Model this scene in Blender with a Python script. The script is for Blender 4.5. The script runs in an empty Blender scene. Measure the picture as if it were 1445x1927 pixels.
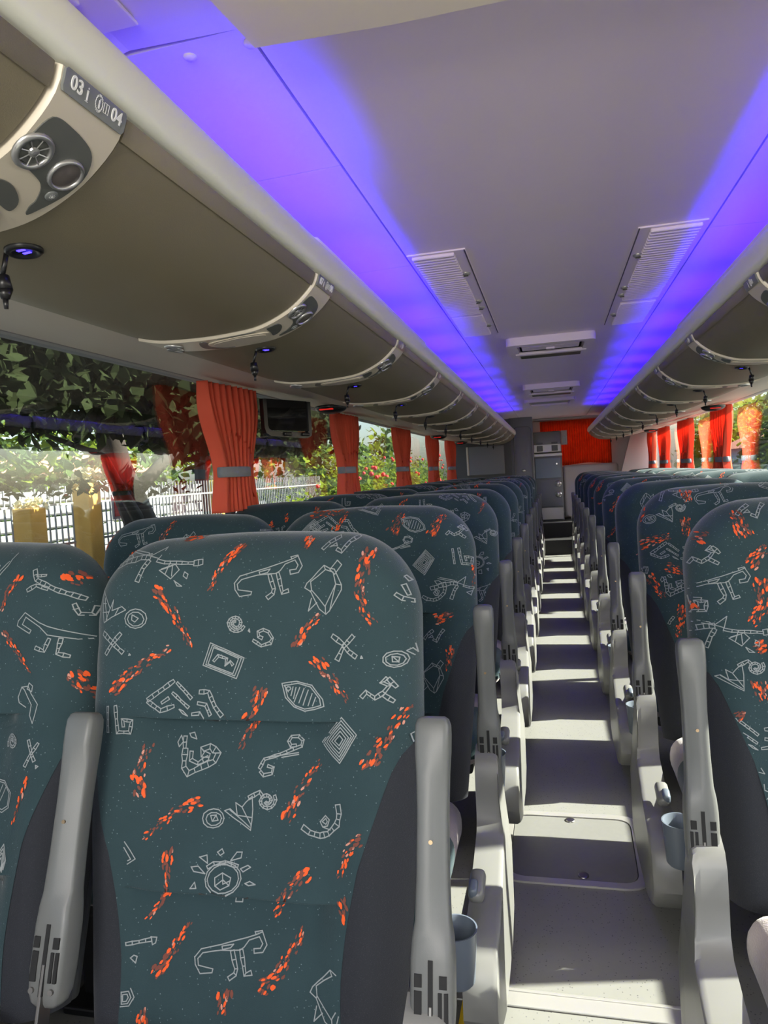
import bpy, bmesh, math, random
from mathutils import Vector, Matrix
from math import sin, cos, pi, radians, sqrt
random.seed(7)
C = bpy.context.scene.collection
scene = bpy.context.scene

# ------------------------------------------------------------ camera
FPX = 1336.0                       # focal length in pixels of a 1445 x 1927 frame
cam_d = bpy.data.cameras.new('camera'); cam = bpy.data.objects.new('camera', cam_d); C.objects.link(cam)
yv = Vector((1040-722.5, 963.5-878, -FPX)).normalized()
zv = Vector((-sin(.045), cos(.045), 0)); zv = (zv - yv*zv.dot(yv)).normalized()
xv = yv.cross(zv)
R = Matrix((xv, yv, zv))           # rows: world axes in camera space = camera to world
cam.matrix_world = Matrix.Translation((0, 0, 1.32)) @ R.to_4x4()
cam_d.sensor_fit = 'VERTICAL'; cam_d.sensor_height = 36; cam_d.sensor_width = 27
cam_d.lens = 36*FPX/1927; cam_d.clip_start = .02; cam_d.clip_end = 500
scene.camera = cam

# ------------------------------------------------------------ world, sun, daylight, exposure
w = bpy.data.worlds.new('sky'); scene.world = w; w.use_nodes = True
nt = w.node_tree; nt.nodes.clear()
sky = nt.nodes.new('ShaderNodeTexSky'); sky.sky_type = 'NISHITA'; sky.sun_disc = False
sky.sun_elevation = radians(40); sky.sun_rotation = radians(90); sky.dust_density = 2.5; sky.air_density = 1.0
bg = nt.nodes.new('ShaderNodeBackground'); bg.inputs[1].default_value = .55
out = nt.nodes.new('ShaderNodeOutputWorld')
nt.links.new(sky.outputs[0], bg.inputs[0]); nt.links.new(bg.outputs[0], out.inputs[0])

def lamp(name, typ, loc, direction, **k):
    d = bpy.data.lights.new(name, typ); o = bpy.data.objects.new(name, d); C.objects.link(o)
    o.location = loc; o.rotation_euler = Vector(direction).to_track_quat('-Z', 'Y').to_euler()
    for a, b in k.items(): setattr(d, a, b)
    return o
SUN_EL = radians(36); SUN_AZ = radians(12)
lamp('sun', 'SUN', (8, 2, 8), (-cos(SUN_EL)*cos(SUN_AZ), -cos(SUN_EL)*sin(SUN_AZ), -sin(SUN_EL)), energy=30.0, angle=radians(.6), color=(1, .94, .80))
lamp('windscreen_daylight', 'AREA', (0, -1.9, 1.5), (0, 1, .45), shape='RECTANGLE', size=1.2, size_y=.8, energy=56, color=(1, .95, .86))
lamp('front_top_fill', 'AREA', (-.15, -1.1, 1.90), (0, 1, -.55), shape='RECTANGLE', size=.7, size_y=.25, energy=15, color=(1, .96, .90))  # added fill that lights the seat backs from above, no known lamp
scene.view_settings.view_transform = 'Standard'; scene.view_settings.look = 'None'
scene.view_settings.exposure = 0.0; scene.view_settings.gamma = 1.0; scene.view_settings.use_curve_mapping = False

# ------------------------------------------------------------ materials
def mat(name, col, rough=.5, metal=0, noise=0, nscale=40, bump=0, bscale=200, emis=None, es=0, spec=.5, sheen=0, col2=None, coat=0):
    m = bpy.data.materials.new(name); m.use_nodes = True; t = m.node_tree; b = t.nodes['Principled BSDF']
    b.inputs['Base Color'].default_value = (*col, 1); b.inputs['Roughness'].default_value = rough
    b.inputs['Metallic'].default_value = metal; b.inputs['Specular IOR Level'].default_value = spec
    b.inputs['Sheen Weight'].default_value = sheen; b.inputs['Coat Weight'].default_value = coat
    if sheen: b.inputs['Sheen Roughness'].default_value = .4
    tc = t.nodes.new('ShaderNodeTexCoord')
    if noise:
        n = t.nodes.new('ShaderNodeTexNoise'); n.inputs['Scale'].default_value = nscale; n.inputs['Detail'].default_value = 4
        t.links.new(tc.outputs['Object'], n.inputs['Vector'])
        mx = t.nodes.new('ShaderNodeMix'); mx.data_type = 'RGBA'
        c2 = col2 or tuple(c*(1-noise) for c in col)
        mx.inputs[6].default_value = (*col, 1); mx.inputs[7].default_value = (*c2, 1)
        t.links.new(n.outputs[0], mx.inputs[0]); t.links.new(mx.outputs[2], b.inputs['Base Color'])
    if bump:
        n2 = t.nodes.new('ShaderNodeTexNoise'); n2.inputs['Scale'].default_value = bscale; n2.inputs['Detail'].default_value = 3
        t.links.new(tc.outputs['Object'], n2.inputs['Vector'])
        bp = t.nodes.new('ShaderNodeBump'); bp.inputs['Strength'].default_value = bump; bp.inputs['Distance'].default_value = .003
        t.links.new(n2.outputs[0], bp.inputs['Height']); t.links.new(bp.outputs[0], b.inputs['Normal'])
    if emis:
        b.inputs['Emission Color'].default_value = (*emis, 1); b.inputs['Emission Strength'].default_value = es
    return m
def speck(m, scale, thr, col, soft=.02, base=None):      # small dots scattered over the base colour
    t = m.node_tree; b = t.nodes['Principled BSDF']
    tc = t.nodes.new('ShaderNodeTexCoord'); v = t.nodes.new('ShaderNodeTexVoronoi'); v.inputs['Scale'].default_value = scale
    t.links.new(tc.outputs['Object'], v.inputs['Vector'])
    r = t.nodes.new('ShaderNodeMapRange'); r.inputs['From Min'].default_value = thr; r.inputs['From Max'].default_value = thr+soft
    r.inputs['To Min'].default_value = 1; r.inputs['To Max'].default_value = 0
    t.links.new(v.outputs['Distance'], r.inputs['Value'])
    mx = t.nodes.new('ShaderNodeMix'); mx.data_type = 'RGBA'
    s = b.inputs['Base Color']
    if s.is_linked:
        src = s.links[0].from_socket; t.links.new(src, mx.inputs[6])
    else: mx.inputs[6].default_value = s.default_value
    mx.inputs[7].default_value = (*col, 1)
    t.links.new(r.outputs[0], mx.inputs[0]); t.links.new(mx.outputs[2], s)
    return m
def glass(name, tint, base=.10):
    m = bpy.data.materials.new(name); m.use_nodes = True; t = m.node_tree; t.nodes.clear()
    o = t.nodes.new('ShaderNodeOutputMaterial'); tr = t.nodes.new('ShaderNodeBsdfTransparent'); gl = t.nodes.new('ShaderNodeBsdfGlossy')
    tr.inputs[0].default_value = (*tint, 1); gl.inputs['Roughness'].default_value = .0; gl.inputs[0].default_value = (1, 1, 1, 1)
    lw = t.nodes.new('ShaderNodeLayerWeight'); lw.inputs[0].default_value = .5
    p = t.nodes.new('ShaderNodeMath'); p.operation = 'POWER'; p.inputs[1].default_value = 4.0
    q = t.nodes.new('ShaderNodeMath'); q.operation = 'MULTIPLY_ADD'; q.inputs[1].default_value = .75-base; q.inputs[2].default_value = base
    mx = t.nodes.new('ShaderNodeMixShader')
    t.links.new(lw.outputs['Facing'], p.inputs[0]); t.links.new(p.outputs[0], q.inputs[0]); t.links.new(q.outputs[0], mx.inputs[0])
    t.links.new(tr.outputs[0], mx.inputs[1]); t.links.new(gl.outputs[0], mx.inputs[2]); t.links.new(mx.outputs[0], o.inputs[0])
    return m
def leafmat(name, col, col2, trans=.4):
    m = bpy.data.materials.new(name); m.use_nodes = True; t = m.node_tree; t.nodes.clear()
    o = t.nodes.new('ShaderNodeOutputMaterial'); d = t.nodes.new('ShaderNodeBsdfDiffuse'); tr = t.nodes.new('ShaderNodeBsdfTranslucent')
    tc = t.nodes.new('ShaderNodeTexCoord'); n = t.nodes.new('ShaderNodeTexNoise'); n.inputs['Scale'].default_value = 9
    t.links.new(tc.outputs['Object'], n.inputs['Vector'])
    mx = t.nodes.new('ShaderNodeMix'); mx.data_type = 'RGBA'; mx.inputs[6].default_value = (*col, 1); mx.inputs[7].default_value = (*col2, 1)
    t.links.new(n.outputs[0], mx.inputs[0]); t.links.new(mx.outputs[2], d.inputs[0]); t.links.new(mx.outputs[2], tr.inputs[0])
    ms = t.nodes.new('ShaderNodeMixShader'); ms.inputs[0].default_value = trans
    t.links.new(d.outputs[0], ms.inputs[1]); t.links.new(tr.outputs[0], ms.inputs[2]); t.links.new(ms.outputs[0], o.inputs[0])
    return m
M = {}
M['fabric'] = speck(mat('teal_moquette', (.026, .050, .056), .9, noise=.25, nscale=14, bump=.25, bscale=500, sheen=.25, spec=.2), 120, .085, (.13, .17, .18), .03)
M['thread'] = mat('pale_thread', (.24, .26, .26), .8, bump=.3, bscale=900)
M['orange'] = mat('orange_thread', (.70, .085, .010), .8)
M['rust'] = mat('rust_thread', (.15, .040, .025), .8)
M['pinkish'] = mat('salmon_thread', (.5, .22, .16), .8)
M['mesh'] = speck(mat('charcoal_mesh', (.010, .012, .017), .85, bump=.4, bscale=600, sheen=.06), 330, .16, (.022, .024, .032), .1)
M['shell'] = mat('seat_back_shell', (.03, .033, .04), .6)
M['mauve'] = mat('mauve_piping_fabric', (.23, .19, .20), .9, bump=.4, bscale=300, sheen=.3)
M['grey'] = mat('grey_armrest_plastic', (.105, .108, .103), .42, spec=.4, bump=.04, bscale=700)
M['panelgrey'] = mat('grey_seat_side_plastic', (.165, .165, .155), .38, noise=.15, nscale=6)
M['slate'] = mat('slate_plastic', (.10, .12, .15), .4)
M['black'] = mat('black_plastic', (.008, .008, .009), .35)
M['recess_shade'] = mat('recess_shade_black', (.004, .004, .004), .8)  # near-black that paints in the shade of slots and openings
M['steel'] = mat('worn_steel', (.25, .24, .23), .35, 1.0)
M['brass'] = mat('brass_screw', (.28, .20, .12), .4, 1.0)
M['chrome'] = mat('satin_silver', (.5, .5, .49), .28, .8)
M['rail'] = mat('ivory_rail', (.80, .80, .70), .35, noise=.05, nscale=4)
M['door'] = mat('locker_door_grey', (.20, .172, .112), .5, bump=.15, bscale=600)
M['service'] = mat('cream_service_panel', (.60, .54, .43), .35)
M['inset'] = mat('service_inset_grey', (.105, .11, .10), .4)
M['plate'] = mat('seat_number_plate', (.17, .18, .175), .3)
M['white'] = mat('white_print', (.8, .8, .78), .5)
M['trim'] = mat('beige_trim', (.52, .46, .38), .5)
M['ceil'] = mat('ceiling_laminate', (.86, .75, .85), .55, noise=.06, nscale=3)
M['pod'] = mat('cream_pod', (.85, .76, .66), .5)
M['seam'] = mat('ceiling_seam', (.10, .08, .12), .7)
M['wall'] = mat('wall_panel', (.35, .34, .33), .6)
M['darkwall'] = mat('dark_partition', (.075, .075, .075), .6)
M['lightwall'] = mat('light_rear_wall', (.5, .47, .47), .6)
M['greywall'] = mat('grey_rear_column', (.17, .175, .19), .5)
M['floor'] = mat('speckled_vinyl', (.175, .175, .162), .55, noise=.10, nscale=30)
speck(M['floor'], 90, .13, (.06, .06, .06), .04)
M['hatch'] = mat('hatch_vinyl', (.145, .145, .135), .6, noise=.15, nscale=60)
M['alu'] = mat('aluminium', (.42, .41, .39), .42, .6, bump=.15, bscale=60)
M['yellow'] = mat('yellow_tape', (.85, .55, .02), .5)
M['step'] = mat('dark_step', (.012, .012, .013), .6)
M['glassL'] = glass('window_glass_left', (.86, .90, .90), .11)
M['glassR'] = glass('window_glass_right', (.93, .96, .96), .06)
M['curtain'] = leafmat('orange_red_curtain', (.90, .20, .12), (.85, .15, .085), .40)
M['rearcurtain'] = leafmat('rear_curtain_cloth', (.70, .12, .035), (.5, .07, .02), .5)
M['band'] = mat('grey_tie_band', (.18, .19, .21), .7)
M['screen'] = mat('monitor_screen', (.006, .006, .007), .06)
M['bark'] = mat('bark', (.05, .035, .028), .9, noise=.5, nscale=12, bump=.8, bscale=20)
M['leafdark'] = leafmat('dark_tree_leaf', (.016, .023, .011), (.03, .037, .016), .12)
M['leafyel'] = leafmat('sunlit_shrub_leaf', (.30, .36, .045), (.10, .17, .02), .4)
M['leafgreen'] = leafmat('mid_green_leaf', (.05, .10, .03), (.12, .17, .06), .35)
M['flower'] = mat('red_flower', (.75, .02, .02), .6)
M['post'] = mat('ochre_post', (.75, .42, .09), .8, noise=.25, nscale=10)
M['cream_leaf'] = leafmat('cream_blossom', (.8, .74, .5), (.7, .6, .3), .4)
M['fence'] = mat('fence_wire', (.24, .24, .24), .6)
M['shutter'] = mat('grey_shutter', (.22, .22, .22), .6, noise=.2, nscale=3)
M['sign'] = mat('red_sign', (.75, .04, .03), .5)
M['house'] = mat('pale_render', (.62, .60, .60), .8, noise=.1, nscale=1)
M['roofs'] = mat('terracotta_roof', (.55, .22, .12), .8, noise=.3, nscale=5)
M['ground'] = mat('asphalt', (.13, .125, .12), .9, noise=.3, nscale=2)
M['bluegrey'] = mat('blue_grey_render', (.22, .27, .33), .7)
M['redlens'] = mat('red_lens', (.5, .01, .01), .3, emis=(1, .03, .02), es=.45)
M['led'] = mat('blue_led', (.01, .01, .1), .3, emis=(.05, .03, 1), es=6)
M['ledstrip'] = mat('blue_led_strip', (.01, .01, .1), .3, emis=(.08, .02, 1), es=8)

# ------------------------------------------------------------ helpers
def tag(o, label=None, cat=None, group=None, kind=None):
    if label: o['label'] = label
    if cat: o['category'] = cat
    if group: o['group'] = group
    if kind: o['kind'] = kind
    return o
def empty(name, loc, label, cat, group=None, rz=0):
    o = bpy.data.objects.new(name, None); C.objects.link(o); o.location = loc; o.rotation_euler.z = rz; o.empty_display_size = .05
    return tag(o, label, cat, group)
def mobj(name, verts, faces, mats, parent=None, mi=None, smooth=True, loc=(0, 0, 0)):
    me = bpy.data.meshes.new(name); me.from_pydata([tuple(v) for v in verts], [], faces)
    for m in (mats if isinstance(mats, (list, tuple)) else [mats]): me.materials.append(m)
    if mi is not None: me.polygons.foreach_set('material_index', mi)
    me.polygons.foreach_set('use_smooth', [smooth]*len(me.polygons)); me.update()
    o = bpy.data.objects.new(name, me); C.objects.link(o); o.parent = parent; o.location = loc
    return o
def bobj(name, bm, mats, parent=None, smooth=False, loc=(0, 0, 0), angle=None):
    me = bpy.data.meshes.new(name); bmesh.ops.recalc_face_normals(bm, faces=bm.faces); bm.to_mesh(me); bm.free()
    for m in (mats if isinstance(mats, (list, tuple)) else [mats]): me.materials.append(m)
    if smooth or angle:
        me.polygons.foreach_set('use_smooth', [True]*len(me.polygons))
        if angle: me.set_sharp_from_angle(angle=radians(angle))
    o = bpy.data.objects.new(name, me); C.objects.link(o); o.parent = parent; o.location = loc
    return o
def box(bm, c, s, bev=0, seg=2, rot=None, mi=0):
    r = bmesh.ops.create_cube(bm, size=1.0); vs = r['verts']
    bmesh.ops.scale(bm, vec=s, verts=vs)
    if bev:
        es = list({e for v in vs for e in v.link_edges})
        rb = bmesh.ops.bevel(bm, geom=es, offset=bev, segments=seg, affect='EDGES', profile=.5)
        vs = list({v for f in rb['faces'] for v in f.verts} | {v for v in vs if v.is_valid})
        seen = set(vs); st = list(vs)
        while st:
            v = st.pop()
            for e in v.link_edges:
                o2 = e.other_vert(v)
                if o2 not in seen: seen.add(o2); st.append(o2)
        vs = list(seen)
    if rot is not None: bmesh.ops.rotate(bm, cent=(0, 0, 0), matrix=rot, verts=vs)
    bmesh.ops.translate(bm, vec=c, verts=vs)
    if mi:
        for f in {f for v in vs for f in v.link_faces}: f.material_index = mi
    return vs
def boxobj(name, c, s, m, parent=None, bev=0, seg=2, rot=None):
    bm = bmesh.new(); box(bm, (0, 0, 0), s, bev, seg, rot); return bobj(name, bm, m, parent, loc=c, angle=35 if bev else None)
def cyl(bm, p0, p1, r, r2=None, n=12, cap=True):
    p0 = Vector(p0); p1 = Vector(p1); d = p1-p0
    q = d.to_track_quat('Z', 'Y').to_matrix().to_4x4(); q.translation = (p0+p1)/2
    bmesh.ops.create_cone(bm, cap_ends=cap, segments=n, radius1=r, radius2=r if r2 is None else r2, depth=d.length, matrix=q)
def lathe(prof, n=24, M4=None):       # prof: (r, z) pairs, returned as a bmesh turned about local z
    bm = bmesh.new(); rings = []
    for r, z in prof: rings.append([bm.verts.new((r*cos(2*pi*i/n), r*sin(2*pi*i/n), z)) for i in range(n)])
    for a, b in zip(rings, rings[1:]):
        for i in range(n): bm.faces.new((a[i], a[(i+1) % n], b[(i+1) % n], b[i]))
    if prof[0][0] < 1e-4 or prof[-1][0] < 1e-4: bmesh.ops.remove_doubles(bm, verts=bm.verts, dist=1e-5)
    if M4 is not None: bmesh.ops.transform(bm, matrix=M4, verts=bm.verts)
    return bm
def extrude_profile(pts, a0, a1, axis='y'):       # closed 2D outline swept along y or x
    bm = bmesh.new()
    f3 = (lambda p, a: (p[0], a, p[1])) if axis == 'y' else (lambda p, a: (a, p[0], p[1]))
    A = [bm.verts.new(f3(p, a0)) for p in pts]; B = [bm.verts.new(f3(p, a1)) for p in pts]
    n = len(pts); bm.faces.new(A); bm.faces.new(B[::-1])
    for i in range(n): bm.faces.new((A[i], B[i], B[(i+1) % n], A[(i+1) % n]))
    return bm
def children(o): return [c for c in C.objects if c.parent == o]
def copy_tree(o, parent=None):
    kids = KIDS.get(o.name)
    if kids is None: kids = [c.name for c in children(o)]; KIDS[o.name] = kids
    c = o.copy(); C.objects.link(c)
    if parent is not None: c.parent = parent
    for k in kids: copy_tree(bpy.data.objects[k], c)
    return c
KIDS = {}
ORD = ['first', 'second', 'third', 'fourth', 'fifth', 'sixth', 'seventh', 'eighth', 'ninth', 'tenth', 'eleventh', 'twelfth']
def lerp_table(tb, x):
    if x <= tb[0][0]: return tb[0][1]
    for (a, b), (c, d) in zip(tb, tb[1:]):
        if x <= c: return b+(d-b)*(x-a)/(c-a)
    return tb[-1][1]
# ------------------------------------------------------------ the shell of the coach
FZ = .105                          # aisle floor height
XL, XR = -1.43, 1.465               # side walls
YE = 11.6                          # rear wall
CZ = 2.06                          # ceiling
def struct(o): o['kind'] = 'structure'; return o
bm = bmesh.new(); box(bm, (.02, 4.2, FZ-.02), (2.9, 11.6, .04))
struct(bobj('floor', bm, M['floor']))
# steps at the rear of the aisle
bm = bmesh.new(); box(bm, (-.005, 10.25, FZ+.1), (.5, .5, .2)); box(bm, (-.005, 11.05, FZ+.2), (.5, 1.1, .4))
st = tag(bobj('aisle_steps', bm, M['step']), 'dark steps climbing to the rear cabinet at the end of the aisle', 'steps')
bm = bmesh.new(); box(bm, (-.005, 10.008, FZ+.203), (.5, .012, .006)); bobj('step_nosing', bm, M['panelgrey'], st)
bm = bmesh.new(); box(bm, (-.005, 10.508, FZ+.403), (.5, .012, .006)); bobj('step_nosing', bm, M['panelgrey'], st)
# side walls: panels below and above the windows
for nm, x, sg in (('wall_left', XL, -1), ('wall_right', XR, 1)):
    bm = bmesh.new()
    box(bm, (x+sg*.03, 4.8, .1), (.06, 13.8, 1.8)); box(bm, (x+sg*.03, 4.8, 2.02), (.06, 13.8, .50))
    box(bm, (x+sg*.03, 11.4 if sg > 0 else 11.2, 1.4), (.06, .6, .9))
    struct(bobj(nm, bm, M['wall']))
    bm = bmesh.new(); box(bm, (x-sg*.02, 4.8, 1.01), (.05, 13.6, .03), .006)
    struct(bobj('trim_%d' % (1 if sg < 0 else 2), bm, M['wall']))
bm = bmesh.new(); box(bm, (.02, 4.8, 2.24), (3.0, 13.8, .05)); struct(bobj('ceiling_roof', bm, M['wall']))
# windows: one long run of panes each side, split by slim black pillars
PIL = {-1: [-.5, 3.02, 4.84, 6.75, 8.56, 10.15], 1: [-.5, 2.0, 4.4, 6.78, 8.50, 10.12]}
wn = 0
for sg, x in ((-1, XL), (1, XR)):
    ys = PIL[sg]+[11.0 if sg < 0 else 11.2]
    for a, b in zip(ys, ys[1:]):
        wn += 1
        fr = struct(tag(bpy.data.objects.new('window_%d' % wn, None))); C.objects.link(fr); fr.location = (x+sg*.025, (a+b)/2, 1.0)
        bm = bmesh.new(); L = b-a
        box(bm, (0, -L/2, .39), (.03, .05, .80)); box(bm, (0, 0, .015), (.03, L, .03)); box(bm, (0, 0, .792), (.03, L, .02))
        bobj('window_frame', bm, M['black'], fr)
        bm = bmesh.new(); box(bm, (0, .0125, .405), (.005, L-.027, .758))
        bobj('window_pane', bm, M['glassL' if sg < 0 else 'glassR'], fr)
# ceiling: centre panel and two side panels, cross seams
x0, x1 = -.455, .52
bm = bmesh.new()
for k in range(12):
    a = 1.115+k*.0 if k == 0 else 0
    break
segs = [1.115, 2.35, 4.0, 5.6, 7.6, 9.3, 11.6]
def sheet(pts, y0, y1, m, name, th=.012):
    up = [(p[0], p[1]+th) for p in pts][::-1]
    return bobj(name, extrude_profile(pts+up, y0, y1), m, angle=40)
bm = bmesh.new()
box(bm, ((x0+x1)/2, (1.115+YE)/2, CZ+.008), (x1-x0-.006, YE-1.115, .016))
struct(bobj('ceiling', bm, M['ceil']))
for sg in (-1, 1):
    xa = x0 if sg < 0 else x1
    pts = [(xa+sg*.003, CZ), (xa+sg*.30, CZ-.008), (xa+sg*.47, CZ-.05), (xa+sg*.64, CZ-.12), (xa+sg*.90, CZ-.16)]
    ss = [1.115, 1.66, 2.52, 3.4, 5.1, 6.8, 8.5, 10.2, 11.6]
    for n_, (a, b) in enumerate(zip(ss, ss[1:])):
        struct(sheet(pts, a+.0015, b-.0015, M['ceil'], 'ceiling_side_%s' % ('left' if sg < 0 else 'right')))
# dark gaps behind the seams
bm = bmesh.new(); box(bm, (.02, 6.3, CZ+.05), (2.5, 10.6, .02)); struct(bobj('ceiling_backing', bm, M['seam']))
# front ceiling piece with a gently curved rear edge, and access panel on the left
bm = bmesh.new()
edge = [(-1.30, 1.113), (-.66, 1.106), (-.43, 1.112), (0, 1.112), (.6, 1.112), (1.35, 1.112)]
A = [(x, -1.9) for x, y in edge]
top = []
def zf(x): d = abs(x-.03); return CZ-.004 if d < .78 else CZ-.004-(d-.78)*.30
va = [bm.verts.new((x, y, zf(x))) for x, y in edge]; vb = [bm.verts.new((x, -1.9, zf(x))) for x, y in edge]
vc = [bm.verts.new((x, y, zf(x)+.015)) for x, y in edge]; vd = [bm.verts.new((x, -1.9, zf(x)+.015)) for x, y in edge]
for i in range(len(edge)-1):
    bm.faces.new((va[i], va[i+1], vb[i+1], vb[i])); bm.faces.new((vc[i], vd[i], vd[i+1], vc[i+1])); bm.faces.new((va[i], vc[i], vc[i+1], va[i+1]))
struct(bobj('ceiling_front', bm, M['ceil']))
ap = tag(bobj('access_panel', (lambda b: (box(b, (0, 0, 0), (.20, .62, .006), .002), b)[1])(bmesh.new()), M['ceil'], loc=(-.70, .73, 2.049)),
         'thin lilac access panel let into the ceiling above the left lockers, nearest the camera', 'access panel')
bm = bmesh.new(); box(bm, (.035, .20, -.005), (.03, .07, .008), .003); bobj('latch', bm, M['ceil'], ap)
for x, y in ((-.574, 1.155), (-.462, 1.155)):
    o = bobj('ceiling_screw', lathe([(0, -.007), (.008, -.006), (.012, -.002), (.012, .001)], 12), M['ceil'], smooth=True, loc=(x, y, CZ-.002))
    tag(o, 'lilac screw cap in the ceiling joint, ' + ('nearer the left locker rail' if x < -.5 else 'beside the cream console corner'), 'screw cap', 'screw caps along the front ceiling joint')
# cream pod hanging at the front of the ceiling
bm = bmesh.new()
P0 = [(-.424, 1.078, 2.0), (-.20, 1.080, 1.993), (0.0, 1.074, 1.99), (.3, 1.05, 1.985), (.52, 1.0, 1.985)]
P1 = [(-.368, .962, 1.988), (-.17, .962, 1.986), (.02, .962, 1.985), (.3, .96, 1.983), (.50, .95, 1.983)]
P2 = [(-.22, -.6, 1.95), (-.15, -.6, 1.95), (.02, -.6, 1.95), (.3, -.6, 1.95), (.48, -.6, 1.95)]
T0 = [(x, y+.004, 2.058) for x, y, z in P0]
v0 = [bm.verts.new(p) for p in P0]; v1 = [bm.verts.new(p) for p in P1]; v2 = [bm.verts.new(p) for p in P2]; t0 = [bm.verts.new(p) for p in T0]
for a, b in ((v0, v1), (v1, v2), (t0, v0)):
    for i in range(4): bm.faces.new((a[i], a[i+1], b[i+1], b[i]))
Lt = bm.verts.new((-.445, .80, 1.985)); Lb = bm.verts.new((-.47, -.6, 1.97))
Ltt = bm.verts.new((-.447, .80, 2.058)); Lbt = bm.verts.new((-.472, -.6, 2.058))
bm.faces.new((v0[0], v1[0], Lt)); bm.faces.new((Lt, v1[0], v2[0], Lb)); bm.faces.new((t0[0], v0[0], Lt, Ltt)); bm.faces.new((Ltt, Lt, Lb, Lbt))
bt = [bm.verts.new((p[0], -.6, 2.058)) for p in P2]
bm.faces.new([Lbt, Lb]+v2+bt[::-1]); bm.faces.new([Ltt]+t0+[bm.verts.new((.52, -.6, 2.058))]+[Lbt])
bm.faces.new((v0[4], v1[4], t0[4])); bm.faces.new((v1[4], v2[4], bt[4], t0[4]))
tag(bobj('ceiling_console', bm, M['pod'], angle=20), 'cream angular console hanging from the ceiling at the top of the picture', 'ceiling console')

BLUE = 4.8
# ------------------------------------------------------------ overhead lockers
PR = [(-.500, 1.787), (-.510, 1.762), (-.538, 1.734), (-.580, 1.706), (-.645, 1.681), (-.72, 1.672), (-.80, 1.669), (-.90, 1.673), (-.975, 1.69)]
def catmull(P, n=6):
    o = []
    for i in range(len(P)-1):
        p0 = P[max(i-1, 0)]; p1 = P[i]; p2 = P[i+1]; p3 = P[min(i+2, len(P)-1)]
        for k in range(n):
            t = k/n; o.append(tuple(.5*(2*p1[j]+(p2[j]-p0[j])*t+(2*p0[j]-5*p1[j]+4*p2[j]-p3[j])*t*t+(-p0[j]+3*p1[j]-3*p2[j]+p3[j])*t**3) for j in range(len(p1))))
    o.append(tuple(P[-1])); return o
PC = catmull(PR, 6)
SL = [0]
for a, b in zip(PC, PC[1:]): SL.append(SL[-1]+math.hypot(b[0]-a[0], b[1]-a[1]))
SMAX = SL[-1]
def ppos(s, side):                  # point and inward normal of the locker profile, side -1 left / +1 right
    s = min(max(s, 0), SMAX-1e-6)
    for i in range(len(PC)-1):
        if s <= SL[i+1]: break
    t = (s-SL[i])/(SL[i+1]-SL[i]); x = PC[i][0]+t*(PC[i+1][0]-PC[i][0]); z = PC[i][1]+t*(PC[i+1][1]-PC[i][1])
    tx, tz = PC[i+1][0]-PC[i][0], PC[i+1][1]-PC[i][1]; L = math.hypot(tx, tz); nx, nz = -tz/L, tx/L     # points to the cabin
    if side > 0: x = .03-x; nx = -nx
    return x, z, nx, nz
def on(s, y, n, side):
    x, z, nx, nz = ppos(s, side); return Vector((x+nx*n, y, z+nz*n))
def skin(name, s0, s1, y0, y1, n0, n1, side, m, parent, ns=36):     # curved slab following the profile
    bm = bmesh.new(); rows = []
    for k in range(ns+1):
        s = s0+(s1-s0)*k/ns
        rows.append([bm.verts.new(on(s, y, n, side)) for (y, n) in ((y0, n0), (y0, n1*.7+n0*.3), (y0+.003, n1), (y1-.003, n1), (y1, n1*.7+n0*.3), (y1, n0))])
    for a, b in zip(rows, rows[1:]):
        for i in range(6): bm.faces.new((a[i], a[(i+1) % 6], b[(i+1) % 6], b[i]))
    bm.faces.new(rows[0]); bm.faces.new(rows[-1][::-1])
    return bobj(name, bm, m, parent, angle=35)
def patch(name, outline, n0, n1, side, yc, m, parent):   # outline of (s, y) wrapped on the profile with thickness
    bm = bmesh.new(); vs = [bm.verts.new((a, b, 0)) for a, b in outline]; bm.faces.new(vs)
    smin = min(a for a, b in outline); smax = max(a for a, b in outline); k = int((smax-smin)/.012)
    for i in range(1, k+1):
        s = smin+(smax-smin)*i/(k+1)
        bmesh.ops.bisect_plane(bm, geom=bm.verts[:]+bm.edges[:]+bm.faces[:], plane_co=(s, 0, 0), plane_no=(1, 0, 0))
    r = bmesh.ops.extrude_face_region(bm, geom=bm.faces[:])
    for g in r['geom']:
        if isinstance(g, bmesh.types.BMVert): g.co.z = 1
    for v in bm.verts:
        v.co = on(v.co.x, yc+v.co.y, n1 if v.co.z > .5 else n0, side)
    return bobj(name, bm, m, parent, angle=40)
def frame_at(s, y, n, side):
    x, z, nx, nz = ppos(s, side); N = Vector((nx, 0, nz)); Y = Vector((0, 1, 0)); X = Y.cross(N)
    m = Matrix((X, Y, N)).transposed().to_4x4(); m.translation = (x+nx*n, y, z+nz*n); return m
def blob(pts): # smooth closed outline through points
    P = pts; n = len(P); o = []
    for i in range(n):
        p0, p1, p2, p3 = P[i-1], P[i], P[(i+1) % n], P[(i+2) % n]
        for k in range(5):
            t = k/5; o.append(tuple(.5*(2*p1[j]+(p2[j]-p0[j])*t+(2*p0[j]-5*p1[j]+4*p2[j]-p3[j])*t*t+(-p0[j]+3*p1[j]-3*p2[j]+p3[j])*t**3) for j in (0, 1)))
    return o
def text_mesh(s, size):
    cu = bpy.data.curves.new('t', 'FONT'); cu.body = s; cu.size = size; cu.align_x = 'CENTER'; cu.align_y = 'CENTER'; cu.extrude = .0004; cu.offset = size*.015
    o = bpy.data.objects.new('t', cu); C.objects.link(o); bpy.context.view_layer.update()
    me = bpy.data.meshes.new_from_object(o.evaluated_get(bpy.context.evaluated_depsgraph_get()))
    bpy.data.objects.remove(o); return me
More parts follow.
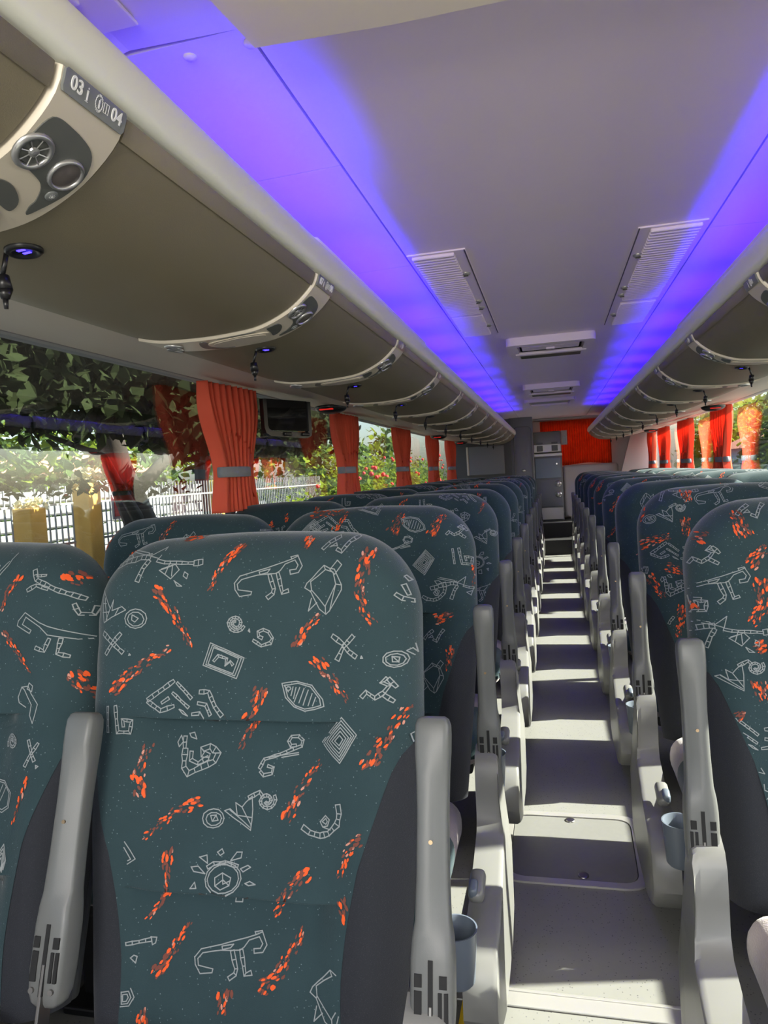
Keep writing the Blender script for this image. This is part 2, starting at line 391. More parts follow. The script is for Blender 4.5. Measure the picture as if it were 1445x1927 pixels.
def service_panel(side, yc, txt, label, group):
    e = empty('service_panel', on(.02, yc, .02, side), label, 'service panel', group)
    inv = Matrix.Translation(-e.location)
    def fix(o):
        o.data.transform(inv); return o
    yd = 1 if True else -1
    fix(skin('panel_body', 0.002, SMAX-.02, yc-.061, yc+.061, -.01, .006, side, M['service'], e))
    ins = blob([(.052, -.045), (.050, -.01), (.060, .03), (.085, .048), (.120, .050), (.160, .044), (.178, .040), (.165, .030), (.150, .026), (.128, .010), (.118, -.02), (.112, -.05), (.085, -.053)])
    fix(patch('lamp_housing', ins, .0055, .0075, side, yc, M['inset'], e))
    ins2 = blob([(.150, -.04), (.148, -.015), (.165, .012), (.185, .018), (.180, -.01), (.175, -.045)])
    fix(patch('grille_surround', ins2, .0055, .0075, side, yc, M['inset'], e))
    ov = blob([(.185, -.02), (.20, .02), (.24, .038), (.30, .034), (.34, .012), (.335, -.022), (.29, -.042), (.23, -.045)])
    sp = fix(patch('speaker_grille', ov, .0055, .0085, side, yc, M['service'], e))
    ov2 = blob([(.195, -.015), (.21, .018), (.245, .030), (.30, .027), (.328, .010), (.322, -.018), (.285, -.033), (.235, -.036)])
    fix(patch('speaker_cloth', ov2, .008, .0095, side, yc, M['trim'], e))
    for oo in ([(.345, -.045), (.36, -.02), (.37, .02), (.355, .045), (.30, .05), (.33, .04), (.348, .015), (.335, -.03)], [(.20, -.05), (.25, -.052), (.30, -.052), (.26, -.057), (.22, -.056)]):
        fix(patch('grille_surround', blob(oo), .0055, .0075, side, yc, M['inset'], e))
    for (s, y, r) in ((.096, -.036, .0235), (.432, -.014, .0215)):
        F = inv @ frame_at(s, yc+y, .006, side)
        v = bobj('air_nozzle', lathe([(r*1.08, 0), (r*1.08, .002), (r*.98, .0045), (r*.80, .005), (r*.76, .002), (r*.74, -.004)], 24, F), M['chrome'], e, smooth=True)
        bobj('nozzle_recess', lathe([(r*.78, .0006), (0, .0006)], 20, F), M['recess_shade'], v)
        b = bmesh.new()
        for k in range(8):
            a = k*2*pi/8+.2
            cyl(b, (0, 0, .002), (r*.77*cos(a), r*.77*sin(a), .004), .0008, n=5)
        bmesh.ops.create_uvsphere(b, u_segments=12, v_segments=6, radius=r*.30, matrix=Matrix.Translation((0, 0, .002)) @ Matrix.Scale(.5, 4, (0, 0, 1)))
        bmesh.ops.transform(b, matrix=F, verts=b.verts); bobj('nozzle_vanes', b, M['chrome'], v)
    for (s, y, r) in ((.100, .023, .022), (.452, .030, .020)):
        F = inv @ frame_at(s, yc+y, .006, side)
        v = bobj('reading_lamp', lathe([(r*1.08, 0), (r*1.08, .003), (r*.98, .006), (r*.85, .004), (r*.84, .002)], 24, F), M['chrome'], e, smooth=True)
        bobj('lamp_lens', lathe([(r*.86, .0025), (r*.5, .0042), (0, .005)], 20, F), LENS, v, smooth=True)
    F = inv @ frame_at(.134, yc+.035, .0073, side)
    v = bobj('lamp_button', lathe([(.0085, 0), (.0085, .001), (.0075, .0018), (0, .0018)], 18, F), M['plate'], e, smooth=True)
    b = bmesh.new(); bmesh.ops.create_circle(b, cap_ends=True, segments=8, radius=.0018, matrix=Matrix.Translation((0, 0, .0021)))
    for k in range(8):
        a = k*pi/4; box(b, (.0033*cos(a), .0033*sin(a), .0021), (.0014, .0005, .0002), rot=None)
    bmesh.ops.transform(b, matrix=F, verts=b.verts); bobj('button_symbol', b, M['white'], v)
    # number plate on the upright lip
    pl = fix(patch('number_plate', [(.001, -.053), (.004, -.056), (.021, -.056), (.0245, -.053), (.0245, .053), (.021, .056), (.004, .056), (.001, .053)], .006, .0095, side, yc, M['plate'], e))
    F0 = frame_at(.0125, yc, .0098, side)
    N = Vector(F0.col[2][:3]); Y = Vector((0, 1, 0))*(1 if side < 0 else -1)
    up = N.cross(Y)
    FT = Matrix((Y, up, N)).transposed().to_4x4(); FT.translation = F0.translation; FT = inv @ FT
    if txt:
        for s_, dy in ((txt[0], -.036), (txt[1], .037)):
            me = text_mesh(s_, .021); me.transform(Matrix.Translation((dy, 0, 0))); me.transform(FT); me.materials.append(M['white'])
            o = bpy.data.objects.new('seat_number', me); C.objects.link(o); o.parent = pl
    b = bmesh.new()      # small pictograms: aisle figure, walking figure in a ring, window
    def rect(x, y, w_, h_): box(b, (x, y, 0), (w_, h_, .0004))
    bmesh.ops.create_circle(b, cap_ends=True, segments=8, radius=.0012, matrix=Matrix.Translation((-.018, .0062, .0002)))
    rect(-.018, .001, .0024, .006); rect(-.0185, -.0045, .0010, .005); rect(-.0172, -.0045, .0010, .005); rect(-.018, -.008, .005, .0006)
    for k in range(18):
        a = 2*pi*k/18; box(b, (.003+.0062*cos(a), .0085*sin(a), 0), (.0006, .0028, .0004), rot=None)
    bmesh.ops.create_circle(b, cap_ends=True, segments=8, radius=.0010, matrix=Matrix.Translation((.004, .0048, .0002)))
    rect(.0035, .0012, .0020, .005); rect(.0028, -.0035, .0010, .0045); rect(.0043, -.0035, .0010, .0045)
    rect(.0165, .0055, .0095, .0005); rect(.0165, -.0055, .0095, .0005); rect(.012, 0, .0005, .011); rect(.0165, 0, .0005, .011); rect(.021, 0, .0005, .011)
    bmesh.ops.transform(b, matrix=FT, verts=b.verts); bobj('plate_symbol', b, M['white'], pl)
    return e
LENS = mat('frosted_lamp_lens', (.16, .14, .13), .2, .3)
def locker_door(side, y0, y1, label, group):
    e = empty('overhead_locker', on(.02, (y0+y1)/2, 0, side), label, 'overhead locker', group); inv = Matrix.Translation(-e.location)
    o = skin('door_skin', .004, SMAX-.004, y0, y1, -.016, 0, side, M['door'], e, 40); o.data.transform(inv)
    o = skin('door_top_lip', .003, .030, y0+.002, y1-.002, 0, .0035, side, M['door'], e, 8); o.data.transform(inv)
    return e
def charger(side, y, label):
    s = .262; e = empty('usb_charging_port', on(s, y, 0, side), label, 'charging port', 'USB charging ports under the lockers, %s side' % ('left' if side < 0 else 'right'))
    inv = Matrix.Translation(-e.location); F = inv @ frame_at(s, y, 0, side)
    bobj('port_ring', lathe([(.026, 0), (.026, .004), (.022, .007), (.017, .006), (.016, .003), (0, .003)], 24, F), M['black'], e, smooth=True)
    b = bmesh.new(); box(b, (0, -.006, .0035), (.012, .005, .001)); box(b, (0, .006, .0035), (.012, .005, .001)); bmesh.ops.transform(b, matrix=F, verts=b.verts)
    bobj('blue_indicator', b, M['led'], e)
    b = bmesh.new(); x_ = -.0 ; d = -side*-.03
    cyl(b, (-.024*1, -.006, -.004), (-.034, -.006, -.035), .0035, n=8); cyl(b, (-.034, -.006, -.035), (-.032, -.006, -.055), .009, .011, n=12); cyl(b, (-.032, -.006, -.055), (-.032, -.006, -.068), .011, .006, n=12); cyl(b, (-.032, -.006, -.068), (-.032, -.006, -.082), .004, .003, n=8)
    if side > 0: bmesh.ops.scale(b, vec=(-1, 1, 1), verts=b.verts)
    bobj('hanging_dust_cap', b, M['black'], e, smooth=True)
for side, sn, y0, pitch, n, yend in ((-1, 'left', .753, .858, 11, 9.35), (1, 'right', .32, .876, 12, 9.95)):
    prev = -.6
    for k in range(n):
        yc = y0+k*pitch
        if side < 0: tx = (('03', '04'), ('07', '08'))[k] if k < 2 else None
        else: tx = None
        if side < 0 or k >= 1:
            kk = k if side < 0 else k-1
            service_panel(side, yc, tx, ('cream service panel reading %s and %s, on the left lockers' % tx) if tx else 'cream service panel with nozzle and lamp between locker doors, %s side, %s from the camera' % (sn, ORD[kk]), 'service panels, %s side' % sn)
        locker_door(side, yc+.064, yc+pitch-.064, 'curved grey-brown locker door, %s side, %s beyond the camera' % (sn, ORD[k]), 'overhead locker doors, %s side' % sn)
        if side < 0 or k >= 1: charger(side, yc+.135+(.02*k if k < 2 else 0.03), 'small round blue-lit charging port with dangling cap, %s side, %s from the camera' % (sn, ORD[k if side < 0 else k-1]))
    if side < 0: locker_door(side, -.3, y0-.064, 'curved grey-brown locker door in the upper left corner, cut by the frame', 'overhead locker doors, left side')
    yE = y0+n*pitch-.06; yS = -.5
    mx = (lambda p: p) if side < 0 else (lambda p: (.03-p[0], p[1]))
    # ivory rail
    prof = [(-.503, 1.7885), (-.490, 1.793), (-.483, 1.808), (-.483, 1.835), (-.492, 1.858), (-.512, 1.870), (-.528, 1.878), (-.540, 1.891), (-.547, 1.893), (-.551, 1.87), (-.55, 1.78), (-.53, 1.778)]
    pp = [mx(p) for p in catmull(prof, 4)]
    o = bobj('locker_rail', extrude_profile(pp, yS, yE+.03), M['rail'], angle=60); tag(o, 'long ivory rail along the top edge of the %s lockers' % sn, 'locker rail')
    # carcass top and back behind the rail
    pp = [mx(p) for p in [(-.551, 1.845), (-1.30, 1.86), (-1.30, 1.84), (-.551, 1.775)]]
    o = bobj('luggage_shelf', extrude_profile(pp, yS, yE), M['ceil']); tag(o, 'lilac-lit flat top of the %s lockers behind the ivory rail' % sn, 'shelf')
    pp = [mx(p) for p in [(-.974, 1.691), (-1.07, 1.703), (-1.20, 1.728), (-1.30, 1.752), (-1.42, 1.770), (-1.42, 1.80), (-.985, 1.74)]]
    if side > 0: pp = [(min(p[0], XR-.005) if p[0] < 1.43 else XR-.005, p[1]) for p in pp]
    o = bobj('window_header_trim', extrude_profile(pp, yS, yE+.05), M['trim'], angle=40); tag(o, 'beige trim under the %s lockers running above the windows' % sn, 'trim')
    pp = [mx(p) for p in catmull(PR, 3)+[(-1.3, 1.74), (-1.3, 1.85), (-.54, 1.85)]]
    o = bobj('locker_end_cap', extrude_profile(pp, yE+.0, yE+.02), M['door'], angle=30); tag(o, 'grey end cap closing the far end of the %s lockers' % sn, 'locker end cap')
    # raised box on top of the rail
    (a, b_) = (1.66, 3.16) if side < 0 else (1.1, 3.36)
    bm = bmesh.new(); box(bm, ((-.537 if side < 0 else .566), (a+b_)/2, 1.889), (.030, b_-a, .036), .012, 3)
    tag(bobj('duct_cover', bm, M['ceil'], angle=50), 'long raised lilac cover box on top of the %s locker rail' % sn, 'duct cover')
    # blue light strips lying on the locker tops
    x_ = -.577 if side < 0 else .607
    strip = empty('light_strip', (x_, 1.2, 1.862), 'row of blue LEDs glowing behind the %s locker rail' % sn, 'LED strip')
    ys = [1.60, 2.50, 3.35, 4.05, 4.75, 5.45, 6.15, 6.85, 7.55, 8.25, 8.95]
    for i, yy in enumerate(ys):
        x2 = x_ if not ((side < 0 and yy < 3.2) or (side > 0 and yy < 3.4)) else x_
        z2 = 1.862
        L = .78 if i < 2 else .46 if i < 4 else .36
        bm = bmesh.new(); box(bm, (0, 0, 0), (.012, L, .006)); bobj('led_segment', bm, M['ledstrip'], strip, loc=(x2-strip.location.x, yy-strip.location.y, z2-strip.location.z))
        lamp('blue_cove_light', 'AREA', (x2, yy, z2+.006), (0, 0, 1), shape='RECTANGLE', size=.010, size_y=L, energy=BLUE*L, color=(.03, .004, 1.0), spread=radians(150))
# ------------------------------------------------------------ ceiling fittings
def slatted_vent(xa, xb, y0, y1, label):
    e = empty('ceiling_vent', ((xa+xb)/2, (y0+y1)/2, CZ), label, 'ceiling vent', 'slatted ceiling vents')
    w_, L = xb-xa, y1-y0
    bm = bmesh.new(); box(bm, (0, 0, -.003), (w_, L, .006), .002); bobj('vent_panel', bm, M['ceil'], e)
    bm = bmesh.new(); xi = -w_/2+.022 if xa > 0 else w_/2-.022
    n = int(L/.030)
    for i in range(n):
        if abs(i-n*.64) < .8: continue
        box(bm, (.012*(1 if xa > 0 else -1), -L/2+.02+i*(L-.04)/(n-1), -.011), (w_-.055, .013, .013), .003, 1)
    bobj('vent_slats', bm, M['ceil'], e)
    bm = bmesh.new(); box(bm, (xi-(.018 if xa > 0 else -.018), 0, -.0065), (.004, L, .003)); bobj('vent_edge', bm, M['seam'], e)
    for yy in (-.66, -.02, .16, .72):
        o = bobj('vent_latch', lathe([(0, -.006), (.014, -.005), (.018, -.001), (.018, .003)], 14), M['alu'], e, smooth=True, loc=(xi+(.01 if xa > 0 else -.01), yy*L*.47-.0, -.008))
        bm = bmesh.new(); box(bm, (0, 0, -.008), (.018, .004, .004)); bobj('latch_slot', bm, M['black'], o)
slatted_vent(-.45, -.25, 2.40, 3.90, 'pale slatted vent panel in the ceiling, left of the two')
slatted_vent(.295, .505, 2.42, 3.98, 'pale slatted vent panel in the ceiling, right of the two')
def trap(w1, w2, L, r=.05):
    P = [(-w1/2, -L/2), (w1/2, -L/2), (w2/2, L/2), (-w2/2, L/2)]; return rounded(P, r)
def rounded(P, r, n=6):
    o = []; k = len(P)
    for i in range(k):
        p = Vector(P[i]); a = (Vector(P[i-1])-p).normalized(); b = (Vector(P[(i+1) % k])-p).normalized()
        A = p+a*r; B = p+b*r
        for j in range(n+1):
            t = j/n; q = A*(1-t)**2+p*2*t*(1-t)+B*t*t; o.append((q.x, q.y))
    return o
def ring_plate(name, outer, inner, z0, z1, m, parent=None, loc=(0, 0, 0)):
    bm = bmesh.new(); n = len(outer)
    L = [[bm.verts.new((x, y, z)) for x, y in P] for P, z in ((outer, z0), (outer, z1), (inner, z1), (inner, z0))]
    for a, b in zip(L, L[1:]+L[:1]):
        for i in range(n): bm.faces.new((a[i], a[(i+1) % n], b[(i+1) % n], b[i]))
    return bobj(name, bm, m, parent, loc=loc, angle=35)
def plate(name, outer, z0, z1, m, parent=None, loc=(0, 0, 0)):
    bm = bmesh.new(); n = len(outer)
    a = [bm.verts.new((x, y, z0)) for x, y in outer]; b = [bm.verts.new((x, y, z1)) for x, y in outer]
    bm.faces.new(a); bm.faces.new(b[::-1])
    for i in range(n): bm.faces.new((a[i], a[(i+1) % n], b[(i+1) % n], b[i]))
    return bobj(name, bm, m, parent, loc=loc, angle=35)
for i, (y0, y1) in enumerate(((4.14, 4.72), (6.5, 7.25))):
    e = empty('air_outlet', (.017, (y0+y1)/2, CZ), 'raised lilac air outlet with dark slot in the ceiling centre, the %s of the two' % ('nearer' if i == 0 else 'farther'), 'air outlet', 'ceiling air outlets')
    L = y1-y0
    ring_plate('outlet_frame', trap(.50, .46, L), trap(.38, .36, L*.78, .03), -.045, .0, M['ceil'], e)
    plate('outlet_recess', trap(.39, .37, L*.8, .03), -.004, .0, M['recess_shade'], e)
    bm = bmesh.new(); box(bm, (0, -L*.14, -.028), (.33, L*.22, .02), .006); bobj('air_flap', bm, M['ceil'], e)
    bm = bmesh.new(); box(bm, (0, L*.10, -.042), (.42, .05, .02), .006); box(bm, (0, -L*.14, -.042), (.05, .03, .012), .003); bobj('outlet_bar', bm, M['ceil'], e)
    bm = bmesh.new(); box(bm, (0, L*.27, -.046), (.36, L*.20, .006)); bobj('outlet_grille', bm, M['black'], e)
e = empty('roof_hatch', (-.005, 8.25, CZ), 'flat framed hatch in the ceiling beyond the second air outlet', 'roof hatch')
ring_plate('hatch_frame', trap(.54, .52, .62), trap(.44, .42, .46, .03), -.03, 0, M['ceil'], e)
plate('hatch_panel', trap(.43, .41, .45, .03), -.012, 0, M['wall'], e)

# ------------------------------------------------------------ floor fittings
e = empty('floor_hatch', (.005, 2.277, FZ), 'speckled floor hatch with rounded aluminium frame in the aisle', 'floor hatch')
fo = rounded([(-.215, -.225), (.215, -.225), (.225, .215), (-.215, .215)], .075); fi = rounded([(-.187, -.197), (.187, -.197), (.197, .187), (-.187, .187)], .055)
ring_plate('hatch_frame', fo, fi, 0, .006, M['alu'], e)
gi = rounded([(-.184, -.194), (.184, -.194), (.194, .184), (-.184, .184)], .053)
ring_plate('hatch_gap', fi, gi, 0, .001, M['black'], e)
plate('hatch_lid', gi, 0, .003, M['hatch'], e)
for x, y in ((.03, -.17), (.0, .165)):
    o = bobj('hatch_lock', lathe([(.016, .002), (.016, .006), (.012, .007), (0, .0065)], 18), M['steel'], e, smooth=True, loc=(x, y, 0))
for (nm, y, wy, lab) in (('threshold_strip', 1.585, .055, 'scuffed aluminium strip across the aisle floor nearest the camera'),):
    bm = bmesh.new(); box(bm, (.01, y, FZ+.003), (.56, wy, .006), .002); tag(bobj(nm, bm, M['alu']), lab, 'floor strip')
    bm = bmesh.new(); box(bm, (.01, y+.018, FZ+.0065), (.56, .006, .004), .001); bobj('strip_ridge', bm, M['alu'], bpy.data.objects[nm])
bm = bmesh.new(); box(bm, (-.245, 1.50, FZ+.003), (.02, .22, .006), .001); tag(bobj('yellow_marker', bm, M['yellow']), 'short yellow strip on the floor beside the nearest left seat', 'floor marker')
for sg, x in ((-1, -.262), (1, .295)):
    bm = bmesh.new(); box(bm, (x, 5.8, FZ+.012), (.012, 8.4, .024), .003); struct(bobj('trim_%d' % (3 if sg < 0 else 4), bm, M['alu']))

# ------------------------------------------------------------ seats
# design of the seat cloth, traced in tenths of a millimetre on the backrest: lines, closed outlines and brick chains
MOT={'dog':[('C',[-76,7198,22,7320,355,7405,783,7532,945,7589,1043,7633,1135,7462,1078,7357,933,7330,922,7397,1029,7413,1061,7479,995,7567,832,7500,752,7401,687,7351,357,7328,57,7263,-25,7181,-5,7088,247,7053,231,7001,31,6973,-56,7089]),('K',[556,7338,642,7091,627,7016,524,6941],58),('K',[703,7366,797,7028,904,7062],53),('C',[372,7380,571,7424,522,7370,390,7336]),('L',[929,7599,919,7624,1036,7651,1052,7626])],'gem':[('C',[1527,7461,1629,7410,1724,7395,1765,7310,1844,7129,1844,7055,1641,6716,1573,6664,1452,6748,1291,7034,1194,7096,1226,7171,1416,7349]),('C',[1559,7390,1702,7342,1750,7146,1562,6791,1307,7064,1289,7200]),('L',[1562,6791,1573,6664]),('L',[1750,7146,1844,7129]),('L',[1527,7461,1559,7390]),('C',[1638,7388,1764,7536,1843,7458,1733,7311]),('L',[1308,6929,1262,6720,1404,6853]),('L',[1291,7034,1307,7064]),('L',[1750,7146,1641,6716])],'spirals':[('K',[130,6483,88,6427,23,6397,-47,6398,-108,6429,-145,6479,-152,6536,-130,6587,-86,6619,-32,6628,19,6614,55,6581,69,6540,61,6500,35,6471,-1,6458,-38,6462,-66,6480,-81,6506,-81,6532,-67,6553,-47,6564,-26,6564],39),('C',[221,6434,205,6398,236,6377]),('K',[298,6247,448,6157,610,6202,641,6277,574,6382,475,6421,384,6382,395,6307,461,6277],39)],'cross':[('K',[1690,6318,1876,6187,1969,6071,2097,5979],63),('K',[2046,6317,1876,6129,1778,5931],58),('C',[2183,5999,2167,5962,2207,5962])],'ringcrown':[('C',[2843,6073,2917,6115,2976,6045,2948,6186,3007,6215,3050,6101,3077,6328,3105,6271,3106,5918,3047,5932]),('L',[2917,6115,3048,5960]),('L',[3007,6215,3077,5988]),('C',[2877,5945,2847,5876,2769,5829,2666,5818,2572,5847,2516,5907,2516,5980,2573,6041,2668,6071,2771,6061,2849,6014]),('C',[2836,5939,2802,5879,2717,5847,2621,5857,2559,5906,2559,5970,2623,6020,2719,6031,2803,5999]),('C',[2649,5987,2753,5973,2737,5896,2648,5902]),('L',[2649,5987,2737,5896])],'zbird':[('K',[2181,5358,2256,5444,2391,5348,2525,5434,2601,5534,2497,5589,2572,5660],58),('K',[2587,5646,2704,5507],58),('K',[2525,5392,2672,5289],58)],'shell':[('C',[840,5554,941,5570,1100,5595,1352,5532,1540,5319,1565,5205,1417,5160,1262,5136,1073,5196,913,5337]),('C',[895,5526,982,5540,1118,5562,1334,5507,1496,5324,1518,5226,1391,5187,1257,5167,1095,5218,957,5340]),('L',[1038,5499,1008,5368]),('L',[1085,5499,1056,5325]),('L',[1148,5500,1072,5268]),('L',[1227,5487,1151,5255]),('L',[1296,5459,1229,5228]),('L',[1368,5402,1308,5215]),('L',[1431,5346,1385,5216]),('L',[878,5526,959,5425]),('C',[997,5478,983,5455,950,5449,924,5464,924,5489,950,5505,982,5500])],'book':[('C',[1848,5041,2095,4782,1819,4342,1467,4623]),('C',[1842,4992,2056,4769,1817,4391,1515,4632]),('C',[1837,4943,2016,4756,1816,4439,1563,4642]),('C',[1831,4886,1970,4741,1814,4495,1618,4652]),('C',[1824,4830,1924,4727,1813,4550,1673,4663]),('C',[1817,4767,1872,4710,1811,4613,1734,4675])],'scroll':[('K',[399,4175,470,4320,738,4401,957,4494,1097,4541,1111,4626,1032,4686,907,4676,867,4604,909,4534,1003,4552],42),('K',[410,4133,475,4079,617,4113,637,4199,535,4223],42),('L',[517,4350,1051,4440]),('L',[770,4360,1058,4412])],'legs':[('K',[1715,7978,1556,7861,1461,7742],68),('K',[2016,7997,1905,7865,1811,7686,1716,7734],63),('C',[1589,7775,1684,7851,1716,7789,1636,7792])],'leaf':[('C',[2765,7126,2825,7154,2898,6977,2853,6964]),('K',[2688,6981,2793,6906,2942,6875,3026,6932],58),('K',[2797,7286,2945,7137,3032,6903],37)],'hook':[('K',[2901,4777,2943,4656,2998,4522],53),('C',[2826,4584,2723,4430,2823,4339,2939,4371,2853,4462,2898,4545]),('L',[2737,4431,2839,4462])],'plane':[('K',[-2450,7555,-2123,7644,-1906,7687,-1725,7698],95),('C',[-1726,7714,-1499,7885,-1561,7661]),('K',[-1722,7633,-1805,7490,-1884,7260],68),('K',[-1577,7629,-1432,7593,-865,7562],47),('K',[-865,7562,-698,7582],95),('C',[-1217,7555,-1124,7457,-1277,7301,-1497,7450]),('L',[-1325,7590,-1387,7384]),('L',[-1261,7349,-1269,7540,-1462,7475]),('C',[-1205,7268,-1053,7170,-1148,7172]),('C',[-1017,7413,-945,7373,-967,7295,-1039,7344]),('L',[-2244,7828,-1744,7715]),('L',[-2190,7859,-1801,7775,-1744,7715]),('C',[-2333,7765,-2222,7768,-2127,7710,-2272,7671])],'crownring':[('C',[-2686,7136,-2526,6956,-2406,6793,-2342,6953,-2360,6761,-2152,6828,-2083,6773,-2361,6649,-2557,6554]),('L',[-2584,6989,-2468,6602]),('L',[-2406,6793,-2505,6602]),('L',[-2634,6893,-2522,6891]),('L',[-2605,6731,-2422,6745]),('L',[-2224,6807,-2289,6680]),('C',[-1669,6620,-1692,6539,-1765,6479,-1868,6458,-1974,6480,-2053,6541,-2086,6624,-2062,6706,-1989,6766,-1885,6787,-1780,6764,-1700,6703]),('C',[-1722,6611,-1748,6541,-1823,6498,-1918,6499,-1998,6543,-2031,6614,-2005,6685,-1930,6728,-1834,6727,-1755,6682]),('C',[-1945,6686,-1823,6628,-1884,6565,-1951,6597])],'cross2':[('K',[-2565,6379,-2336,6220,-2101,6037],74),('K',[-2156,6371,-2334,6188,-2469,6005],63),('C',[-1975,6025,-1952,6000,-1991,5994])],'frame':[('C',[-472,6203,153,5962,30,5624,-589,5838]),('C',[-436,6161,102,5955,-4,5664,-537,5848]),('C',[-406,6125,57,5948,-34,5697,-492,5856]),('K',[-395,5900,-314,5991,-162,5946,-175,5841,-94,5901,-42,5842],37)],'mountain':[('K',[-1570,5250,-1368,5390,-1099,5576],68),('K',[-1046,5546,-746,5294],42),('K',[-1108,5379,-774,5145],37),('K',[-1570,5235,-1285,5089,-1047,5169],58),('K',[-1290,5210,-1163,5293],47),('C',[-943,5120,-874,5098,-776,5019,-872,5053]),('K',[-614,5401,-446,5404,-305,5169,-84,4953],58),('K',[-625,5222,-473,5195,-367,5034],47),('K',[-703,5042,-569,5060,-413,4901],47)],'letters':[('K',[-2202,5147,-2124,4712,-1894,4713,-1869,4901,-2046,4915,-2022,4800],53),('K',[-2363,5128,-2319,4701],37)],'jaw':[('K',[-967,4443,-955,4151,-867,4052,-637,4163,-408,4259,-353,4391,-515,4488,-654,4439,-628,4367,-510,4342],89),('K',[-998,4634,-984,4443],53),('C',[-1124,4541,-1077,4646,-1022,4545,-1087,4469]),('C',[-925,4680,-842,4698,-780,4596,-889,4622]),('K',[-847,4403,-842,4272,-706,4219,-526,4313],63)],'trio':[('C',[-175,3394,-198,3320,-265,3262,-358,3237,-453,3251,-525,3301,-553,3373,-530,3448,-462,3506,-368,3531,-273,3516,-202,3466]),('C',[-220,3383,-244,3322,-311,3282,-395,3277,-465,3310,-493,3368,-469,3429,-402,3470,-317,3474,-248,3441]),('C',[-413,3423,-316,3434,-281,3360,-378,3340]),('L',[-316,3434,-378,3340]),('C',[-172,3507,-76,3540,55,3449,18,3644,132,3579,194,3652,303,3756,324,3547,300,3239]),('L',[-76,3526,283,3280]),('L',[55,3449,311,3434]),('L',[132,3579,298,3322]),('K',[240,3725,429,3824,478,3765],53),('K',[687,3784,708,3716,689,3650,638,3602,571,3584,507,3597,462,3635,448,3685,463,3734,502,3767,550,3779,593,3768,622,3740,629,3707,617,3677,592,3658,563,3654,540,3662,528,3678],39)],'smile':[('K',[1188,3345,1310,3271,1492,3241,1642,3290,1791,3434,1821,3598,1796,3732],74),('C',[1491,3444,1581,3544,1656,3494,1627,3397,1537,3371]),('C',[1530,3446,1587,3504,1617,3465,1596,3417]),('L',[1537,3371,1672,3346])],'sun':[('C',[194,2531,166,2427,85,2339,-36,2285,-171,2274,-295,2310,-384,2386,-418,2486,-390,2592,-307,2680,-185,2734,-49,2744,75,2706,161,2630]),('C',[156,2528,132,2438,60,2363,-45,2316,-164,2307,-272,2338,-349,2403,-379,2489,-355,2580,-282,2656,-176,2703,-56,2711,52,2679,127,2614]),('K',[-404,2653,-293,2716,-101,2743,123,2703],47),('C',[-254,2512,-128,2590,17,2531,4,2421,-137,2350,-235,2403]),('L',[-128,2590,-108,2440,18,2490]),('L',[-235,2403,-110,2495,4,2421]),('C',[-555,2796,-426,2833,-406,2709]),('C',[-250,2886,-171,2933,-137,2879,-200,2839]),('C',[-6,2777,86,2908,181,2914,167,2830]),('C',[171,2666,296,2729,344,2705,220,2628]),('C',[271,2468,348,2506,443,2467,334,2446]),('C',[-680,2648,-566,2662,-433,2568,-629,2582]),('C',[-653,2345,-591,2438,-555,2352]),('C',[-517,2176,-488,2288,-375,2269]),('C',[-276,2181,-197,2228,-226,2131]),('C',[-28,2201,79,2223,92,2075,-34,2065]),('C',[276,2265,338,2283,324,2188])],'bone':[('K',[-1786,1408,-1404,1457],47),('C',[-1422,1496,-1322,1491,-1335,1408,-1383,1376]),('C',[-1707,1195,-1659,1235,-1608,1213,-1630,1120])],'corner':[('L',[-1887,2967,-1685,2708,-1818,2627]),('L',[-1893,2880,-1770,2702,-1820,2679])],'beads':[('C',[-1850,731,-1683,748,-1627,619,-1703,489,-1835,475]),('C',[-1827,692,-1711,704,-1671,614,-1725,523,-1817,513]),('C',[-1805,654,-1739,661,-1716,609,-1747,557,-1800,552])],'dog_b':[('C',[-632,1260,-534,1382,-201,1467,227,1594,389,1651,487,1695,579,1524,522,1419,377,1392,366,1459,473,1475,505,1541,439,1629,276,1562,196,1463,131,1413,-199,1390,-499,1325,-581,1243,-561,1150,-309,1115,-325,1063,-525,1035,-612,1151]),('K',[0,1400,86,1153,71,1078,-32,1003],58),('K',[147,1428,241,1090,348,1124],53),('C',[-184,1442,15,1486,-34,1432,-166,1398]),('L',[373,1661,363,1686,480,1713,496,1688])],'gem_b':[('C',[1673,1338,1775,1287,1870,1272,1911,1187,1990,1006,1990,932,1787,593,1719,541,1598,625,1437,911,1340,973,1372,1048,1562,1226]),('C',[1705,1267,1848,1219,1896,1023,1708,668,1453,941,1435,1077]),('L',[1708,668,1719,541]),('L',[1896,1023,1990,1006]),('L',[1673,1338,1705,1267]),('C',[1784,1265,1910,1413,1989,1335,1879,1188]),('L',[1454,806,1408,597,1550,730]),('L',[1437,911,1453,941]),('L',[1896,1023,1787,593])]}
